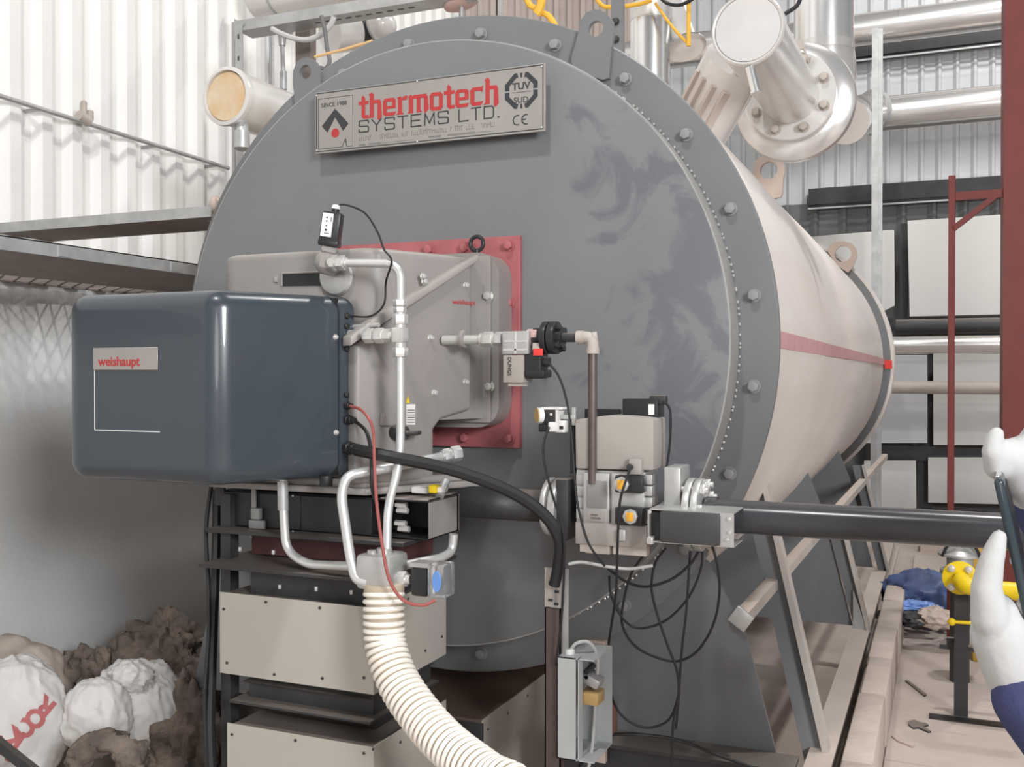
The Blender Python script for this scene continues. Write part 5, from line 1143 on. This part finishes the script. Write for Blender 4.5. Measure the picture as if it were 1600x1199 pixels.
t = tag(MB().bar(atd(290, 1058, 4.5), atd(345, 1035, 4.3), .12, .02).build('pale_board', M_BOARD), 'lower pale board beside the wool heap and black cables', 'board')
#__PERSON__

# ================================================================== PERSON AT THE RIGHT EDGE
def blob(chains, voxel, name, m, parent, smooth=6):
    """chains of (point, radius): capsules fused into one continuous skin"""
    b = MB()
    for ch in chains:
        for (p, r) in ch: b.sph(p, r, (1, 1, 1), 16, 10)
        for (p, r), (q, s) in zip(ch, ch[1:]): b.cyl(p, q, r, s, 16)
    me = bpy.data.meshes.new('tmp'); b.bm.to_mesh(me); b.bm.free()
    ob = bpy.data.objects.new('tmp', me); COL.objects.link(ob)
    md = ob.modifiers.new('r', 'REMESH'); md.mode = 'VOXEL'; md.voxel_size = voxel
    sm = ob.modifiers.new('s', 'SMOOTH'); sm.iterations = smooth; sm.factor = .5
    dg = bpy.context.evaluated_depsgraph_get(); out = bpy.data.meshes.new_from_object(ob.evaluated_get(dg))
    bpy.data.objects.remove(ob); out.name = name; out.materials.clear(); out.materials.append(m); out.shade_smooth()
    return link(name, out, parent)
FH = V((FW.x, FW.y, 0)).normalized()
G = V((CAM.x, CAM.y, 0))+FH*1.56+RT*1.25
def pp(fwd, side, z): return G-RT*fwd+FH*side+V((0, 0, z))
man = thing('person', 'person in navy workwear and white gloves holding up a dark tablet, right edge', 'person', G)
wu, wl_ = atd(1612, 778, 1.60), atd(1592, 1085, 1.46)
eu, el = atd(1735, 940, 1.72), atd(1720, 1235, 1.36)
su_, sl_ = pp(.0, .20, 1.42), pp(.0, -.20, 1.42)
torso = [(pp(0, 0, .95), .155), (pp(.0, 0, 1.1), .15), (pp(.01, 0, 1.28), .165), (pp(0, 0, 1.40), .11), (pp(.01, 0, 1.48), .06), (pp(.02, 0, 1.53), .055)]
body = [torso, [(pp(0, -.13, 1.37), .085), (pp(0, .13, 1.37), .085)], [(pp(.01, -.08, 1.26), .12), (pp(.01, .08, 1.26), .12)], [(pp(0, -.08, .93), .125), (pp(0, .08, .93), .125)],
        [(su_, .07), (eu, .052), (wu.lerp(eu, .35), .05), (wu.lerp(eu, .08), .043)], [(sl_, .07), (el, .054), (wl_.lerp(el, .4), .052), (wl_.lerp(el, .05), .047)]]
for s in (-1, 1):
    body.append([(pp(0, s*.09, .9), .10), (pp(.02, s*.10, .5), .065), (pp(-.02, s*.11, .12), .05), (pp(-.02, s*.11, .06), .055)])
blob(body, .012, 'body', M_NAVY, man, 8)
blob([[(pp(.02, 0, 1.5), .05), (pp(.025, 0, 1.58), .052)], [(pp(.03, 0, 1.66), .092), (pp(.05, 0, 1.62), .078), (pp(.07, 0, 1.585), .05)], [(pp(.01, 0, 1.68), .09)], [(pp(.115, 0, 1.64), .013), (pp(.145, 0, 1.615), .015)], [(pp(.01, -.088, 1.635), .018)], [(pp(.01, .088, 1.635), .018)]], .006, 'head', M_SKIN, man, 5)
b = MB(); b.sph(pp(.0, 0, 1.70), .105, (1, .95, .8), 24, 14); b.build('hair', M_DARKP, man)
for s in (-1, 1):
    MB().sph(pp(.108, s*.032, 1.655), .011).build('eye', M_WHITE, man)
    b = MB(); b.box(pp(.05, s*.11, .035), (.1, .1, .06)); 
    b.bm.clear(); b.prism([pp(-.09, s*.11-.045, 0), pp(.17, s*.11-.04, 0), pp(.17, s*.11+.04, 0), pp(-.09, s*.11+.045, 0)], (0, 0, .075), .028, 3); b.build('shoe', M_BLACK, man)
b = MB(); b.tube([pp(.118, -.022, 1.583), pp(.125, 0, 1.582), pp(.118, .022, 1.583)], .005, 8, 4); b.build('mouth', mat('lip', (.42, .18, .16)), man)
# gloves: palm, thumb and four bent fingers each
def D(x, y, t=1.5): return atd(x, y, t)
blob([[(D(1606, 768, 1.57), .030), (D(1590, 742, 1.54), .034), (D(1578, 720, 1.52), .034), (D(1566, 712, 1.51), .024)], [(D(1596, 732, 1.56), .036), (D(1592, 712, 1.56), .030)],
      [(D(1560, 728, 1.51), .022), (D(1552, 706, 1.50), .0165), (D(1553, 690, 1.50), .0135), (D(1557, 679, 1.50), .0115)],
      [(D(1594, 708, 1.55), .020), (D(1608, 684, 1.55), .0135), (D(1618, 664, 1.54), .0125), (D(1622, 652, 1.53), .0115)],
      [(D(1600, 712, 1.57), .020), (D(1622, 690, 1.58), .013), (D(1638, 682, 1.57), .0125), (D(1648, 684, 1.56), .0115)],
      [(D(1604, 722, 1.59), .020), (D(1626, 706, 1.60), .013), (D(1642, 702, 1.59), .012), (D(1650, 706, 1.58), .011)],
      [(D(1606, 736, 1.60), .018), (D(1624, 724, 1.61), .012), (D(1636, 722, 1.60), .011), (D(1643, 726, 1.59), .010)]], .0042, 'upper_glove', M_GLOVE, man, 5)
blob([[(D(1594, 1080, 1.47), .040), (D(1580, 1035, 1.47), .044), (D(1564, 992, 1.47), .043), (D(1556, 962, 1.47), .034)], [(D(1590, 1025, 1.485), .044), (D(1590, 1000, 1.50), .036)],
      [(D(1548, 965, 1.455), .028), (D(1541, 920, 1.445), .0215), (D(1549, 878, 1.44), .0175), (D(1556, 855, 1.44), .0145), (D(1561, 840, 1.44), .0115)],
      [(D(1590, 990, 1.53), .02), (D(1610, 935, 1.57), .015), (D(1606, 905, 1.56), .013), (D(1600, 880, 1.56), .0125), (D(1588, 876, 1.535), .0105)],
      [(D(1600, 990, 1.53), .02), (D(1622, 918, 1.555), .013), (D(1614, 904, 1.55), .0125), (D(1598, 908, 1.525), .0105)],
      [(D(1606, 968, 1.53), .02), (D(1628, 942, 1.55), .013), (D(1622, 930, 1.54), .012), (D(1608, 934, 1.52), .010)],
      [(D(1610, 985, 1.52), .018), (D(1630, 966, 1.54), .012), (D(1626, 956, 1.53), .011), (D(1614, 958, 1.515), .010)]], .0042, 'lower_glove', M_GLOVE, man, 5)
# tablet held between the gloves
Lx = (D(1606, 960, 1.5)-D(1558, 742, 1.5)).normalized()
Wd = (FW*.88+RT*.47).normalized(); Wd = (Wd-Lx*Wd.dot(Lx)).normalized(); Tn = Lx.cross(Wd)
tb = thing('tablet', 'dark slate tablet held edge-on between two white gloves', 'tablet', D(1584, 850, 1.5))
Rm = Matrix((Lx, Wd, Tn)).transposed()
cT = D(1587, 856, 1.495)
MB().box(cT, (.232, .125, .013), Rm, .006, 3).build('case', M_TAB, tb)
MB().box(cT+Tn*.0067, (.205, .108, .001), Rm).build('screen', M_RUB, tb)
MB().box(cT-Lx*.1162-Wd*.02, (.002, .05, .008), Rm, .001, 1).build('metal_edge', M_CHROME, tb)
